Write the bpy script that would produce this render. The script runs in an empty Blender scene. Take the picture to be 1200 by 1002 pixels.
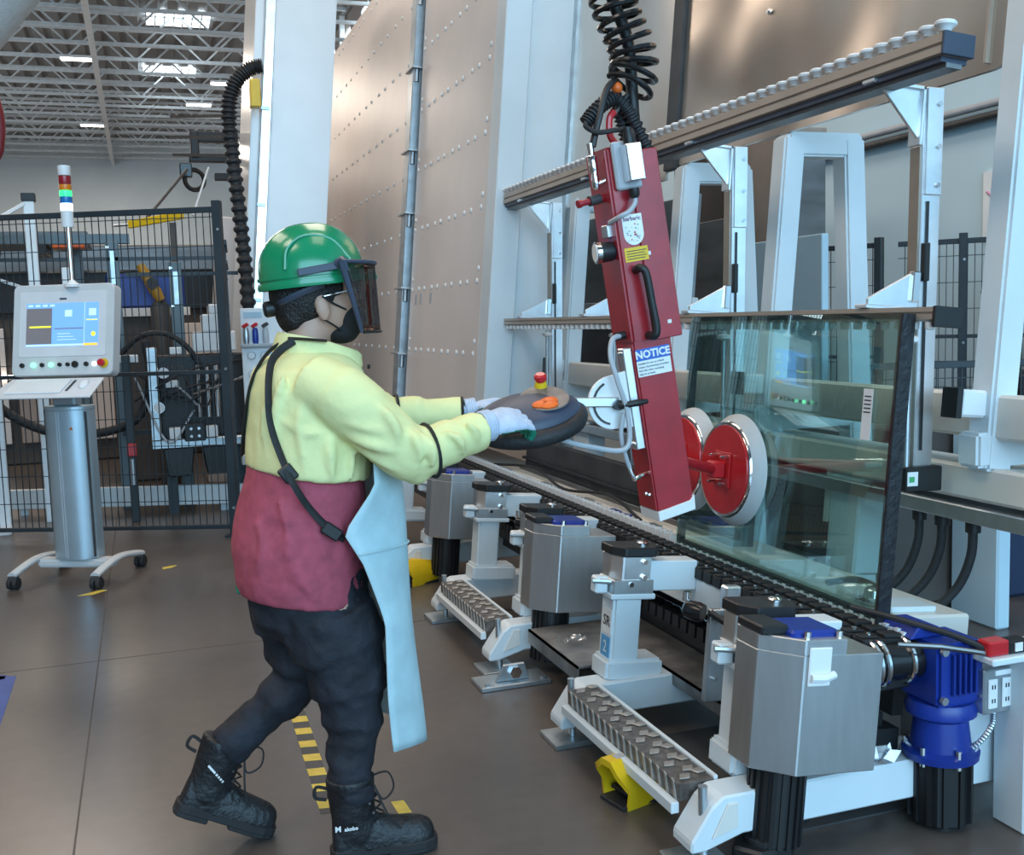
import bpy, bmesh, math, random
from mathutils import Matrix, Vector
random.seed(7)
SC = bpy.context.scene
COL = SC.collection
PI = math.pi
WEST_X = -16.0
R = math.radians

# ------------------------------------------------------------------ camera
F_PX, PITCH, YAW, ROLL = 1250.0, R(5.9), R(18.9), 0.031
CAM_POS = Vector((0, 0, 1.5))
fw = Vector((math.sin(YAW) * math.cos(PITCH), math.cos(YAW) * math.cos(PITCH), -math.sin(PITCH)))
r0 = Vector((math.cos(YAW), -math.sin(YAW), 0))
u0 = r0.cross(fw)
cr = r0 * math.cos(ROLL) - u0 * math.sin(ROLL)
cu = u0 * math.cos(ROLL) + r0 * math.sin(ROLL)
cd = bpy.data.cameras.new('camera')
cd.sensor_fit = 'HORIZONTAL'
cd.sensor_width = 36.0
cd.lens = 36.0 * F_PX / 1200.0
cd.clip_start, cd.clip_end = 0.05, 200
cam = bpy.data.objects.new('camera', cd)
COL.objects.link(cam)
cam.matrix_world = Matrix(((cr.x, cu.x, -fw.x, 0), (cr.y, cu.y, -fw.y, 0), (cr.z, cu.z, -fw.z, CAM_POS.z), (0, 0, 0, 1)))
SC.camera = cam

# ------------------------------------------------------------------ world, daylight, hall lamps, exposure
w = bpy.data.worlds.new('world')
SC.world = w
w.use_nodes = True
w.node_tree.nodes['Background'].inputs[0].default_value = (0.60, 0.78, 1.0, 1)
w.node_tree.nodes['Background'].inputs[1].default_value = 0.40
SC.view_settings.view_transform = 'Standard'
SC.view_settings.look = 'None'
SC.view_settings.gamma = 1.0
SC.view_settings.use_curve_mapping = False
SC.view_settings.exposure = 0.08


def area_light(name, loc, direction, sx, sy, power, color):
    ld = bpy.data.lights.new(name, 'AREA')
    ld.shape = 'RECTANGLE'
    ld.size, ld.size_y, ld.energy, ld.color = sx, sy, power, color
    o = bpy.data.objects.new(name, ld)
    COL.objects.link(o)
    o.location = loc
    o.rotation_euler = Vector(direction).to_track_quat('-Z', 'Y').to_euler()
    return o


# the glazed front of the hall behind the photographer, and rows of lamps under the roof
area_light('facade_daylight', (3.0, -9.0, 4.6), (0.0, 1, -0.10), 18, 7, 2500, (0.40, 0.73, 1.0))
for lx, ly, pw in ((-5.0, 1.0, 420), (-5.0, 9.0, 330), (2.5, 1.5, 190), (2.5, 9.5, 300), (-2, 22, 650), (-2, 38, 1000), (-2, 52, 950), (4.5, 28, 500)):
    area_light('roof_lamp_light', (lx, ly, 10.2), (0, 0, -1), 3.0, 6.0, pw, (1.0, 0.87, 0.74))

# added fill light at the west wall, brightens the joists and far wall
area_light('far_hall_fill', (WEST_X + 0.5, 40.0, 4.0), (1, 0.15, 0.22), 30, 6, 1700, (0.80, 0.92, 1.0))


# ------------------------------------------------------------------ materials
MATS = {}


def mat(name, col, rough=0.5, metal=0.0, var=0.06, scale=6.0, bump=0.0, bscale=60.0, aniso=None, emit=0.0, spec=0.5, coat=0.0):
    """procedural principled material: base colour varied by noise, optional fine relief"""
    m = bpy.data.materials.new(name)
    m.use_nodes = True
    nt = m.node_tree
    b = nt.nodes['Principled BSDF']
    tc = nt.nodes.new('ShaderNodeTexCoord')
    src = tc.outputs['Object']
    if aniso:
        mp = nt.nodes.new('ShaderNodeMapping')
        mp.inputs['Scale'].default_value = aniso
        nt.links.new(src, mp.inputs[0])
        src = mp.outputs[0]
    nz = nt.nodes.new('ShaderNodeTexNoise')
    nz.inputs['Scale'].default_value = scale
    nz.inputs['Detail'].default_value = 5
    nt.links.new(src, nz.inputs['Vector'])
    rp = nt.nodes.new('ShaderNodeValToRGB')
    lo = [max(0, c * (1 - var * 1.6)) for c in col]
    hi = [min(1, c * (1 + var * 1.6)) for c in col]
    rp.color_ramp.elements[0].position, rp.color_ramp.elements[1].position = 0.3, 0.7
    rp.color_ramp.elements[0].color = (*lo, 1)
    rp.color_ramp.elements[1].color = (*hi, 1)
    nt.links.new(nz.outputs['Fac'], rp.inputs[0])
    nt.links.new(rp.outputs[0], b.inputs['Base Color'])
    b.inputs['Roughness'].default_value = rough
    b.inputs['Metallic'].default_value = metal
    b.inputs['Specular IOR Level'].default_value = spec
    if coat:
        b.inputs['Coat Weight'].default_value = coat
        b.inputs['Coat Roughness'].default_value = 0.08
    if bump:
        n2 = nt.nodes.new('ShaderNodeTexNoise')
        n2.inputs['Scale'].default_value = bscale
        n2.inputs['Detail'].default_value = 3
        nt.links.new(src, n2.inputs['Vector'])
        bp = nt.nodes.new('ShaderNodeBump')
        bp.inputs['Strength'].default_value = bump
        bp.inputs['Distance'].default_value = 0.02
        nt.links.new(n2.outputs['Fac'], bp.inputs['Height'])
        nt.links.new(bp.outputs[0], b.inputs['Normal'])
    if emit:
        b.inputs['Emission Color'].default_value = (*col, 1)
        b.inputs['Emission Strength'].default_value = emit
    MATS[name] = m
    return m


def glass_mat(name, tint, refl=0.10, gloss_col=(1, 1, 1), rough=0.0):
    """clear sheet: tinted see-through with a Fresnel reflection"""
    m = bpy.data.materials.new(name)
    m.use_nodes = True
    nt = m.node_tree
    nt.nodes.clear()
    out = nt.nodes.new('ShaderNodeOutputMaterial')
    mx = nt.nodes.new('ShaderNodeMixShader')
    tr = nt.nodes.new('ShaderNodeBsdfTransparent')
    gl = nt.nodes.new('ShaderNodeBsdfGlossy')
    lw = nt.nodes.new('ShaderNodeLayerWeight')
    lw.inputs['Blend'].default_value = 0.25
    ma = nt.nodes.new('ShaderNodeMath')
    ma.operation = 'MULTIPLY_ADD'
    ma.inputs[1].default_value = 0.26
    ma.inputs[2].default_value = refl
    ma.use_clamp = True
    nt.links.new(lw.outputs['Fresnel'], ma.inputs[0])
    nt.links.new(ma.outputs[0], mx.inputs[0])
    tr.inputs[0].default_value = (*tint, 1)
    gl.inputs[0].default_value = (*gloss_col, 1)
    gl.inputs['Roughness'].default_value = rough
    nt.links.new(tr.outputs[0], mx.inputs[1])
    nt.links.new(gl.outputs[0], mx.inputs[2])
    nt.links.new(mx.outputs[0], out.inputs[0])
    MATS[name] = m
    return m


def srgb(r, g, b):
    f = lambda c: (c / 255 / 12.92) if c <= 10 else ((c / 255 + 0.055) / 1.055) ** 2.4
    return (f(r), f(g), f(b))


mat('paint', (0.68, 0.74, 0.77), 0.38, var=0.03, scale=3)
mat('paint_cream', (0.72, 0.68, 0.62), 0.42, var=0.04, scale=3)
mat('panel_beige', (0.74, 0.65, 0.60), 0.36, var=0.03, scale=2)
mat('housing_white', (0.84, 0.86, 0.87), 0.25, var=0.03, scale=2)
mat('steel', (0.56, 0.575, 0.585), 0.42, 1.0, var=0.04, scale=5, aniso=(6, 6, 1))
mat('steel_dark', (0.22, 0.22, 0.22), 0.42, 1.0, var=0.12)
mat('aluminium', (0.82, 0.84, 0.86), 0.34, 1.0, var=0.06, scale=8)
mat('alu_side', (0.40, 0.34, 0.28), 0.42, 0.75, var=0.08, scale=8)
mat('rail_beige', (0.44, 0.37, 0.31), 0.40, 0.35, var=0.05)
mat('chrome', (0.78, 0.78, 0.78), 0.12, 1.0, var=0.02)
mat('zinc', (0.50, 0.55, 0.58), 0.38, 0.9, var=0.10, scale=12)
mat('black', (0.012, 0.012, 0.013), 0.45, var=0.15)
mat('block_black', (0.011, 0.011, 0.012), 0.62, var=0.15)
mat('black_rubber', (0.018, 0.018, 0.020), 0.6, var=0.2, bump=0.15)
mat('black_gloss', (0.010, 0.010, 0.011), 0.22, var=0.1)
mat('dark_grey', (0.045, 0.045, 0.047), 0.55, var=0.2)
mat('slate', (0.040, 0.052, 0.085), 0.45, var=0.1)
mat('white_plastic', (0.80, 0.80, 0.80), 0.42, var=0.03)
mat('grey_plastic', (0.42, 0.44, 0.47), 0.4, var=0.05)
mat('red_paint', (0.36, 0.014, 0.022), 0.32, var=0.10, scale=14, coat=0.3)
mat('red_bright', (0.55, 0.016, 0.022), 0.3, var=0.06, coat=0.3)
mat('blue_paint', (0.010, 0.035, 0.26), 0.35, var=0.12)
mat('yellow_paint', (0.80, 0.50, 0.01), 0.4, var=0.06)
mat('yellow_tape', (0.62, 0.46, 0.07), 0.6, var=0.10, scale=25)
mat('orange', (0.75, 0.13, 0.015), 0.45, var=0.1)
mat('fence_paint', (0.022, 0.032, 0.040), 0.45, var=0.1)
mat('bluegrey_paint', (0.12, 0.17, 0.20), 0.45, var=0.08)
mat('dark_brown', (0.085, 0.07, 0.062), 0.7, var=0.2, scale=1.2)


def floor_material():
    m = bpy.data.materials.new('polished_concrete')
    m.use_nodes = True
    nt = m.node_tree
    b = nt.nodes['Principled BSDF']
    tc = nt.nodes.new('ShaderNodeTexCoord')
    n1 = nt.nodes.new('ShaderNodeTexNoise')
    n1.inputs['Scale'].default_value = 0.9
    n1.inputs['Detail'].default_value = 8
    n1.inputs['Roughness'].default_value = 0.65
    n2 = nt.nodes.new('ShaderNodeTexNoise')
    n2.inputs['Scale'].default_value = 14
    n2.inputs['Detail'].default_value = 6
    for n in (n1, n2):
        nt.links.new(tc.outputs['Object'], n.inputs['Vector'])
    mx = nt.nodes.new('ShaderNodeMath')
    mx.operation = 'MULTIPLY_ADD'
    mx.inputs[1].default_value = 0.35
    nt.links.new(n2.outputs['Fac'], mx.inputs[0])
    nt.links.new(n1.outputs['Fac'], mx.inputs[2])
    rp = nt.nodes.new('ShaderNodeValToRGB')
    rp.color_ramp.elements[0].position, rp.color_ramp.elements[1].position = 0.40, 0.95
    rp.color_ramp.elements[0].color = (0.066, 0.053, 0.046, 1)
    rp.color_ramp.elements[1].color = (0.130, 0.106, 0.092, 1)
    nt.links.new(mx.outputs[0], rp.inputs[0])
    nt.links.new(rp.outputs[0], b.inputs['Base Color'])
    rr = nt.nodes.new('ShaderNodeMapRange')
    rr.inputs['To Min'].default_value, rr.inputs['To Max'].default_value = 0.24, 0.40
    nt.links.new(n1.outputs['Fac'], rr.inputs[0])
    nt.links.new(rr.outputs[0], b.inputs['Roughness'])
    bp = nt.nodes.new('ShaderNodeBump')
    bp.inputs['Strength'].default_value = 0.025
    bp.inputs['Distance'].default_value = 0.01
    nt.links.new(n2.outputs['Fac'], bp.inputs['Height'])
    nt.links.new(bp.outputs[0], b.inputs['Normal'])
    b.inputs['Specular IOR Level'].default_value = 0.5
    MATS['floor'] = m


floor_material()


# ------------------------------------------------------------------ mesh building
TAU = R(5.5)
TS, TCO = math.sin(TAU), math.cos(TAU)
# frame of the leaning glass line: local x = depth behind the glass face, y = along the line, z = up the lean
MACH = Matrix(((TCO, 0, TS, 2.0), (0, 1, 0, 0), (-TS, 0, TCO, 0.6), (0, 0, 0, 1)))


def frame(origin, zaxis, xhint=(1, 0, 0)):
    z = Vector(zaxis).normalized()
    x = Vector(xhint)
    x = x - z * x.dot(z)
    if x.length < 1e-6:
        x = Vector((0, 1, 0)) - z * z.y
    x.normalize()
    y = z.cross(x)
    o = Vector(origin)
    return Matrix(((x.x, y.x, z.x, o.x), (x.y, y.y, z.y, o.y), (x.z, y.z, z.z, o.z), (0, 0, 0, 1)))


ROOT_LOC = {}


class MB:
    def __init__(s, T=None):
        s.v, s.f, s.m, s.T, s.cur = [], [], [], T, 0

    def add(s, vs, fs):
        o = len(s.v)
        vs = [Vector(v) for v in vs]
        if s.T is not None:
            vs = [s.T @ v for v in vs]
        s.v += vs
        for f in fs:
            s.f.append([i + o for i in f])
            s.m.append(s.cur)
        return s

    def bx(s, x0, x1, y0, y1, z0, z1, M=None):
        vs = [Vector((x, y, z)) for z in (z0, z1) for y in (y0, y1) for x in (x0, x1)]
        if M is not None:
            vs = [M @ v for v in vs]
        return s.add(vs, [(0, 2, 3, 1), (4, 5, 7, 6), (0, 1, 5, 4), (2, 6, 7, 3), (0, 4, 6, 2), (1, 3, 7, 5)])

    def box(s, c, d, M=None):
        c, d = Vector(c), Vector(d) / 2
        if M is None:
            return s.bx(c.x - d.x, c.x + d.x, c.y - d.y, c.y + d.y, c.z - d.z, c.z + d.z)
        return s.bx(-d.x, d.x, -d.y, d.y, -d.z, d.z, Matrix.Translation(c) @ M)

    def beam(s, p, q, a, b, hint=(0, 1, 0)):
        """rectangular bar from p to q; a across the hint axis, b along it"""
        p, q = Vector(p), Vector(q)
        M = frame(p, q - p, hint)
        return s.bx(-b / 2, b / 2, -a / 2, a / 2, 0, (q - p).length, M)

    def prism(s, poly, a, b, axis='y', M=None):
        def mk(u, v, t):
            p = {'x': (t, u, v), 'y': (u, t, v), 'z': (u, v, t)}[axis]
            return M @ Vector(p) if M is not None else Vector(p)
        n = len(poly)
        vs = [mk(u, v, a) for u, v in poly] + [mk(u, v, b) for u, v in poly]
        fs = [list(range(n))[::-1], list(range(n, 2 * n))] + [(i, (i + 1) % n, n + (i + 1) % n, n + i) for i in range(n)]
        return s.add(vs, fs)

    def lathe(s, prof, origin=(0, 0, 0), axis=(0, 0, 1), n=20, sx=1, sy=1, M=None):
        if M is None:
            M = frame(origin, axis)
        vs, fs = [], []
        k = len(prof)
        for r_, h in prof:
            for i in range(n):
                a = 2 * PI * i / n
                vs.append(M @ Vector((r_ * math.cos(a) * sx, r_ * math.sin(a) * sy, h)))
        for j in range(k - 1):
            for i in range(n):
                fs.append((j * n + i, j * n + (i + 1) % n, (j + 1) * n + (i + 1) % n, (j + 1) * n + i))
        fs.append(list(range(n))[::-1])
        fs.append(list(range((k - 1) * n, k * n)))
        return s.add(vs, fs)

    def cyl(s, p, q, r_, r2=None, n=14):
        p, q = Vector(p), Vector(q)
        return s.lathe([(r_, 0), (r2 if r2 is not None else r_, (q - p).length)], p, q - p, n)

    def sphere(s, c, rx, ry=None, rz=None, n=14, k=8, M=None):
        ry = rx if ry is None else ry
        rz = rx if rz is None else rz
        prof = [(max(1e-4, math.sin(PI * j / k)), -math.cos(PI * j / k)) for j in range(k + 1)]
        Q = Matrix.Translation(Vector(c)) @ (M or Matrix.Identity(4)) @ Matrix.Diagonal((rx, ry, rz, 1))
        return s.lathe(prof, n=n, M=Q)

    def loft(s, rings, close=True):
        n = len(rings[0])
        vs = [p for rg in rings for p in rg]
        fs = []
        for j in range(len(rings) - 1):
            for i in range(n):
                fs.append((j * n + i, j * n + (i + 1) % n, (j + 1) * n + (i + 1) % n, (j + 1) * n + i))
        if close:
            fs.append(list(range(n))[::-1])
            fs.append(list(range((len(rings) - 1) * n, len(rings) * n)))
        return s.add(vs, fs)

    def tube(s, pts, r_, n=8, hint=(0, 1, 0), rb=None):
        """round (or elliptical: r across, rb along the hint) tube through pts; r may be a list"""
        pts = [Vector(p) for p in pts]
        k = len(pts)
        ra = r_ if isinstance(r_, (list, tuple)) else [r_] * k
        rbs = ra if rb is None else (rb if isinstance(rb, (list, tuple)) else [rb] * k)
        rings = []
        h = Vector(hint)
        prev = None
        for i in range(k):
            t = (pts[min(i + 1, k - 1)] - pts[max(i - 1, 0)]).normalized()
            if prev is None:
                b_ = h - t * h.dot(t)
                if b_.length < 1e-3:
                    b_ = Vector((1, 0, 0.01)) - t * t.x
            else:
                b_ = prev - t * prev.dot(t)
            b_.normalize()
            prev = b_
            a_ = t.cross(b_)
            rings.append([pts[i] + a_ * (ra[i] * math.cos(2 * PI * j / n)) + b_ * (rbs[i] * math.sin(2 * PI * j / n)) for j in range(n)])
        return s.loft(rings)

    def ring(s, T0, R_, r_, n=28, k=8):
        """torus in the xy plane of T0"""
        vs, fs = [], []
        for i in range(n):
            a = 2 * PI * i / n
            for j in range(k):
                b_ = 2 * PI * j / k
                q = R_ + r_ * math.cos(b_)
                vs.append(T0 @ Vector((q * math.cos(a), q * math.sin(a), r_ * math.sin(b_))))
        for i in range(n):
            for j in range(k):
                fs.append((i * k + j, ((i + 1) % n) * k + j, ((i + 1) % n) * k + (j + 1) % k, i * k + (j + 1) % k))
        return s.add(vs, fs)

    def mesh(s, name, off=Vector((0, 0, 0)), bevel=0.0, smooth=False, seg=1):
        me = bpy.data.meshes.new(name)
        me.from_pydata([tuple(v - off) for v in s.v], [], s.f)
        if any(s.m):
            me.polygons.foreach_set('material_index', s.m)
        bm = bmesh.new()
        bm.from_mesh(me)
        bmesh.ops.recalc_face_normals(bm, faces=bm.faces)
        if bevel:
            es = [e for e in bm.edges if len(e.link_faces) == 2 and e.calc_face_angle(0) > R(30)]
            bmesh.ops.bevel(bm, geom=es, offset=bevel, segments=seg, affect='EDGES', clamp_overlap=True)
        if smooth:
            for f in bm.faces:
                f.smooth = True
            for e in bm.edges:
                if len(e.link_faces) == 2 and e.calc_face_angle(0) > R(38):
                    e.smooth = False
        bm.to_mesh(me)
        bm.free()
        return me

    def build(s, name, m, parent=None, bevel=0.0, smooth=False, seg=1):
        top = parent
        while top is not None and top.parent is not None:
            top = top.parent
        off = ROOT_LOC.get(top.name, Vector((0, 0, 0))) if top else Vector((0, 0, 0))
        me = s.mesh(name, off, bevel, smooth, seg)
        for q in (m if isinstance(m, (list, tuple)) else [m]):
            me.materials.append(MATS[q] if isinstance(q, str) else q)
        o = bpy.data.objects.new(name, me)
        COL.objects.link(o)
        if parent is not None:
            o.parent = parent
        return o


def put(name, me, parent, pos, rot=None):
    """one more object on shared mesh data, at a world position under its thing"""
    o = bpy.data.objects.new(name, me)
    COL.objects.link(o)
    top = parent
    off = Vector((0, 0, 0))
    if parent is not None:
        while top.parent is not None:
            top = top.parent
        off = ROOT_LOC.get(top.name, off)
        o.parent = parent
    o.location = Vector(pos) - off
    if rot is not None:
        o.rotation_euler = rot
    return o


def tag(o, label, cat, group=None, kind=None):
    o['label'], o['category'] = label, cat
    if group:
        o['group'] = group
    if kind:
        o['kind'] = kind
    return o


def thing(name, label, cat, loc=(0, 0, 0), group=None):
    o = bpy.data.objects.new(name, None)
    COL.objects.link(o)
    o.location = loc
    o.empty_display_size = 0.1
    ROOT_LOC[o.name] = Vector(loc)
    return tag(o, label, cat, group)


def struct(o, label=None):
    o['kind'] = 'structure'
    if label:
        o['label'] = label
    return o


def text_part(body, size, M, m, parent, name='lettering', align='CENTER', extrude=0.0006, bold=0.0):
    """flat lettering turned to mesh; M maps text x,y to the surface"""
    cu_ = bpy.data.curves.new(name, 'FONT')
    cu_.body = body
    cu_.size = size
    cu_.align_x = align
    cu_.align_y = 'CENTER'
    cu_.extrude = extrude
    cu_.offset = bold
    cu_.resolution_u = 2
    tmp = bpy.data.objects.new('tmp_text', cu_)
    COL.objects.link(tmp)
    dg = bpy.context.evaluated_depsgraph_get()
    me = bpy.data.meshes.new_from_object(tmp.evaluated_get(dg))
    bpy.data.objects.remove(tmp)
    bpy.data.curves.remove(cu_)
    top = parent
    while top.parent is not None:
        top = top.parent
    me.transform(Matrix.Translation(-ROOT_LOC.get(top.name, Vector((0, 0, 0)))) @ M)
    me.name = name
    me.materials.clear()
    me.materials.append(MATS[m])
    o = bpy.data.objects.new(name, me)
    COL.objects.link(o)
    o.parent = parent
    return o


def bez(pts, n=24):
    """smooth curve through pts (Catmull-Rom)"""
    pts = [Vector(p) for p in pts]
    ext = [pts[0] * 2 - pts[1]] + pts + [pts[-1] * 2 - pts[-2]]
    out = []
    k = len(pts) - 1
    per = max(2, n // k)
    for i in range(k):
        a, b, c, d = ext[i:i + 4]
        for j in range(per):
            t = j / per
            out.append(0.5 * ((2 * b) + (c - a) * t + (2 * a - 5 * b + 4 * c - d) * t * t + (3 * b - a - 3 * c + d) * t ** 3))
    out.append(pts[-1])
    return out


# ================================================================== THE SETTING
CEIL = 11.5
FAR = 62.0
EAST = 7.0
WEST = -16.0
mat('hall_wall', (0.66, 0.75, 0.80), 0.7, var=0.03, scale=0.6)
mat('hall_wall_warm', (0.42, 0.36, 0.32), 0.7, var=0.05, scale=0.6)
mat('east_wall', (0.52, 0.69, 0.78), 0.6, var=0.03, scale=0.6)
mat('deck', (0.24, 0.235, 0.23), 0.6, 0.2, var=0.1, scale=0.5)
mat('joist_paint', (0.70, 0.74, 0.76), 0.5, var=0.05)
mat('lamp_on', (1.0, 0.96, 0.90), 0.5, var=0.0, emit=9.0)
mat('sky_pane', (0.80, 0.92, 1.0), 0.3, var=0.0, emit=5.0)

fl = struct(MB().bx(WEST, EAST, -12, FAR, -0.1, 0).build('floor', 'floor'), 'dark brownish grey polished concrete floor')
# sawn joints in the slab (fine recess lines)
sj = MB()
for x_ in (-0.28, -6.2):
    sj.bx(x_ - 0.003, x_ + 0.003, 0, 40, -0.02, 0.0008)
for y_ in (5.1, 10.6, 16):
    sj.bx(-12, 6.9, y_ - 0.003, y_ + 0.003, -0.02, 0.0008)
sj.build('floor_joint', 'dark_brown', fl)

# corrugated roof deck: real ribs running across the joists
dk = MB()
x_ = WEST
poly = []
while x_ < EAST:
    poly += [(x_, CEIL), (x_ + 0.30, CEIL), (x_ + 0.36, CEIL + 0.09), (x_ + 0.54, CEIL + 0.09)]
    x_ += 0.6
poly += [(EAST, CEIL), (EAST, CEIL + 0.3), (WEST, CEIL + 0.3)]
dk.prism(poly, -12, FAR, 'y')
struct(dk.build('ceiling', 'deck'), 'grey corrugated metal roof deck')
struct(MB().bx(WEST, EAST, FAR, FAR + 0.3, 0, CEIL + 0.3).build('wall_far', 'hall_wall'), 'pale grey far wall of the hall')
struct(MB().bx(WEST - 0.3, WEST, -12, FAR, 0, CEIL).build('wall_left', 'hall_wall_warm'), 'beige side wall of the hall')
# east wall with clerestory windows
ew = MB()
wy = [20.6 + 2.95 * i for i in range(14)]
ew.bx(EAST, EAST + 0.3, 17, FAR, 0, 10.15)
ew.bx(EAST, EAST + 0.3, 17, FAR, 11.1, CEIL)
prev = 17.0
for y_ in wy:
    ew.bx(EAST, EAST + 0.3, prev, y_, 10.15, 11.1)
    prev = y_ + 1.25
ew.bx(EAST, EAST + 0.3, prev, FAR, 10.15, 11.1)
wr = struct(ew.build('wall_right', 'hall_wall_warm'), 'brownish side wall with a row of small high windows')
struct(MB().bx(EAST, EAST + 0.3, -12, 17, 0, CEIL).build('wall_right_front', 'east_wall'), 'pale blue wall behind the black fence')
for i, y_ in enumerate(wy):
    wf = MB().bx(EAST + 0.02, EAST + 0.08, y_, y_ + 0.06, 10.15, 11.1).bx(EAST + 0.02, EAST + 0.08, y_ + 1.19, y_ + 1.25, 10.15, 11.1)
    wf.bx(EAST + 0.02, EAST + 0.08, y_, y_ + 1.25, 10.15, 10.21).bx(EAST + 0.02, EAST + 0.08, y_, y_ + 1.25, 11.04, 11.1)
    wo = struct(wf.build('window_%d' % (i + 1), 'housing_white'), 'small bright clerestory window')
    MB().bx(EAST + 0.10, EAST + 0.13, y_, y_ + 1.25, 10.15, 11.1).build('pane', 'sky_pane', wo)
# sloping white columns beside the clerestory
for y_ in (24.5, 30.3, 36.2):
    o = MB().beam((EAST - 0.25, y_, 8.6), (EAST - 0.15, y_ - 0.25, CEIL), 0.16, 0.22).build('wall_column', 'housing_white', None)
    tag(o, 'white steel wall column between the high windows above the beige housing', 'column', 'wall columns')

# bulkhead corner at the upper left, close to the camera
mat('rough_white', (0.62, 0.61, 0.59), 0.9, var=0.05, scale=30, bump=0.4, bscale=80)

# roof joists: chords along x, V-shaped webs, one object per member
JL0, JL1, JD = -11.0, 6.8, 1.05
me_top = MB().bx(0, JL1 - JL0, -0.05, 0.05, -0.10, 0).mesh('top_chord')
me_bot = MB().bx(0, JL1 - JL0, -0.05, 0.05, 0, 0.10).mesh('bottom_chord')
HALF = 1.1
ang = math.atan2(HALF, JD)
wl = math.hypot(HALF, JD)
me_web = MB().bx(-0.028, 0.028, -0.03, 0.03, 0, wl).mesh('web')
for q in (me_top, me_bot, me_web):
    q.materials.append(MATS['joist_paint'])
for i in range(16):
    y_ = 31.0 + 2.0 * i
    j = thing('roof_joist', 'pale grey open-web steel joist under the roof deck', 'joist', (JL0, y_, CEIL - JD), 'roof joists of the far hall')
    put('top_chord', me_top, j, (JL0, y_, CEIL))
    put('bottom_chord', me_bot, j, (JL0, y_, CEIL - JD))
    x_ = JL0 + 0.4 + (i % 2) * 0.15
    k = 0
    while x_ + HALF < JL1:
        vis = x_ > -0.118 * y_ - 1.0 and x_ < 0.16 * y_ + 1.0
        if vis:
            if k % 2 == 0:
                put('web', me_web, j, (x_, y_, CEIL - JD + 0.03), (0, ang, 0))
            else:
                put('web', me_web, j, (x_ + HALF, y_, CEIL - JD + 0.03), (0, -ang, 0))
        x_ += HALF
        k += 1
# girders running away from the camera carry the joists
for gx in (-9.6, -0.9):
    g = thing('roof_girder', 'long pale roof girder carrying the joists, %s' % ('at the far left' if gx < -5 else 'in the middle of the hall'), 'girder', (gx, 31, CEIL - JD - 0.2), 'roof girders')
    MB().bx(gx - 0.09, gx + 0.09, 30, FAR, CEIL - JD - 0.22, CEIL - JD - 0.12).build('bottom_flange', 'joist_paint', g)
    MB().bx(gx - 0.02, gx + 0.02, 30, FAR, CEIL - JD - 0.12, CEIL - JD + 0.10).build('girder_web', 'joist_paint', g)

# lamps and skylights under the far roof
for lab, (x_, y_) in (('strip lamp glowing under the roof deck, near the bulkhead corner', (-1.45, 38.2)), ('strip lamp glowing low over the far wall', (-1.45, 50.2)),
                      ('strip lamp glowing beside the black hose', (3.4, 41.0)), ('strip lamp next to the farther skylight', (2.7, 45.0))):
    t = thing('ceiling_lamp', 'white ' + lab, 'lamp', (x_, y_, CEIL - 1.25), 'strip lamps of the far hall')
    MB().bx(x_ - 0.5, x_ + 0.5, y_ - 0.2, y_ + 0.2, CEIL - 1.24, CEIL - 1.16).build('housing', 'housing_white', t)
    MB().bx(x_ - 0.46, x_ + 0.46, y_ - 0.16, y_ + 0.16, CEIL - 1.27, CEIL - 1.24).build('diffuser', 'lamp_on', t)
for lab, (x_, y_, wx) in (('larger bright skylight near the top of the roof', (1.75, 37.4, 2.0)), ('smaller bright skylight farther down the roof', (1.65, 44.9, 2.0))):
    t = thing('skylight', lab, 'skylight', (x_, y_, CEIL - 0.1), 'skylights of the far hall')
    MB().bx(x_ - wx / 2, x_ + wx / 2, y_ - 0.75, y_ + 0.75, CEIL - 0.05, CEIL - 0.01).build('pane', 'sky_pane', t)
    fr = MB()
    for k in range(8):
        q = x_ - wx / 2 + wx * k / 7
        fr.bx(q - 0.02, q + 0.02, y_ - 0.78, y_ + 0.78, CEIL - 0.10, CEIL - 0.05)
    fr.build('glazing_bars', 'joist_paint', t)

# ================================================================== THE GLASS LINE (leaning 5.5 degrees)
def Mw(n, y, h):
    return MACH @ Vector((n, y, h))


LEAN = (0, TAU, 0)
PITCHY = 0.066

# --- conveyor bed: white side beam, black carrier blocks with bolts, white tooth strip, ledges
cb = thing('glass_conveyor', 'long leaning conveyor bed with black carrier blocks and white side beam', 'conveyor', (2.0, 2.5, 0.0))
MB(MACH).bx(-0.125, -0.105, 2.62, 8.6, -0.20, -0.085).build('side_beam', 'paint', cb, 0.004)
MB(MACH).bx(-0.105, 0.02, 2.45, 8.6, -0.13, -0.085).build('bed_plate', 'black', cb, 0.003)
bb = MB().bx(-0.135, 0.0, -0.028, 0.028, -0.085, -0.045).bx(-0.06, 0.0, -0.022, 0.022, -0.045, -0.032)
bb.bx(-0.135, -0.075, -0.018, 0.018, -0.045, -0.038)
me_block = bb.mesh('carrier_block', bevel=0.003)
me_block.materials.append(MATS['block_black'])
me_bolt = MB().lathe([(0.007, 0), (0.007, 0.004), (0.005, 0.007)], (-0.10, 0, -0.038), n=8).mesh('bolt')
me_bolt.materials.append(MATS['chrome'])
for i in range(92):
    p_ = Mw(0, 2.47 + PITCHY * i, 0)
    k = put('carrier_block', me_block, cb, p_, LEAN)
    if i < 50:
        b_ = bpy.data.objects.new('bolt', me_bolt)
        COL.objects.link(b_)
        b_.parent = k
st = MB(MACH)
for i in range(230):
    y_ = 2.45 + 0.026 * i
    st.bx(0.004, 0.040, y_, y_ + 0.017, -0.052, (-0.030 if y_ < 3.86 else -0.012) + 0.004 * (i % 2))
st.bx(0.0, 0.044, 2.45, 8.43, -0.07, -0.045)
o = st.build('tooth_belt', 'white_plastic', cb)
o['kind'] = 'stuff'
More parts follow.
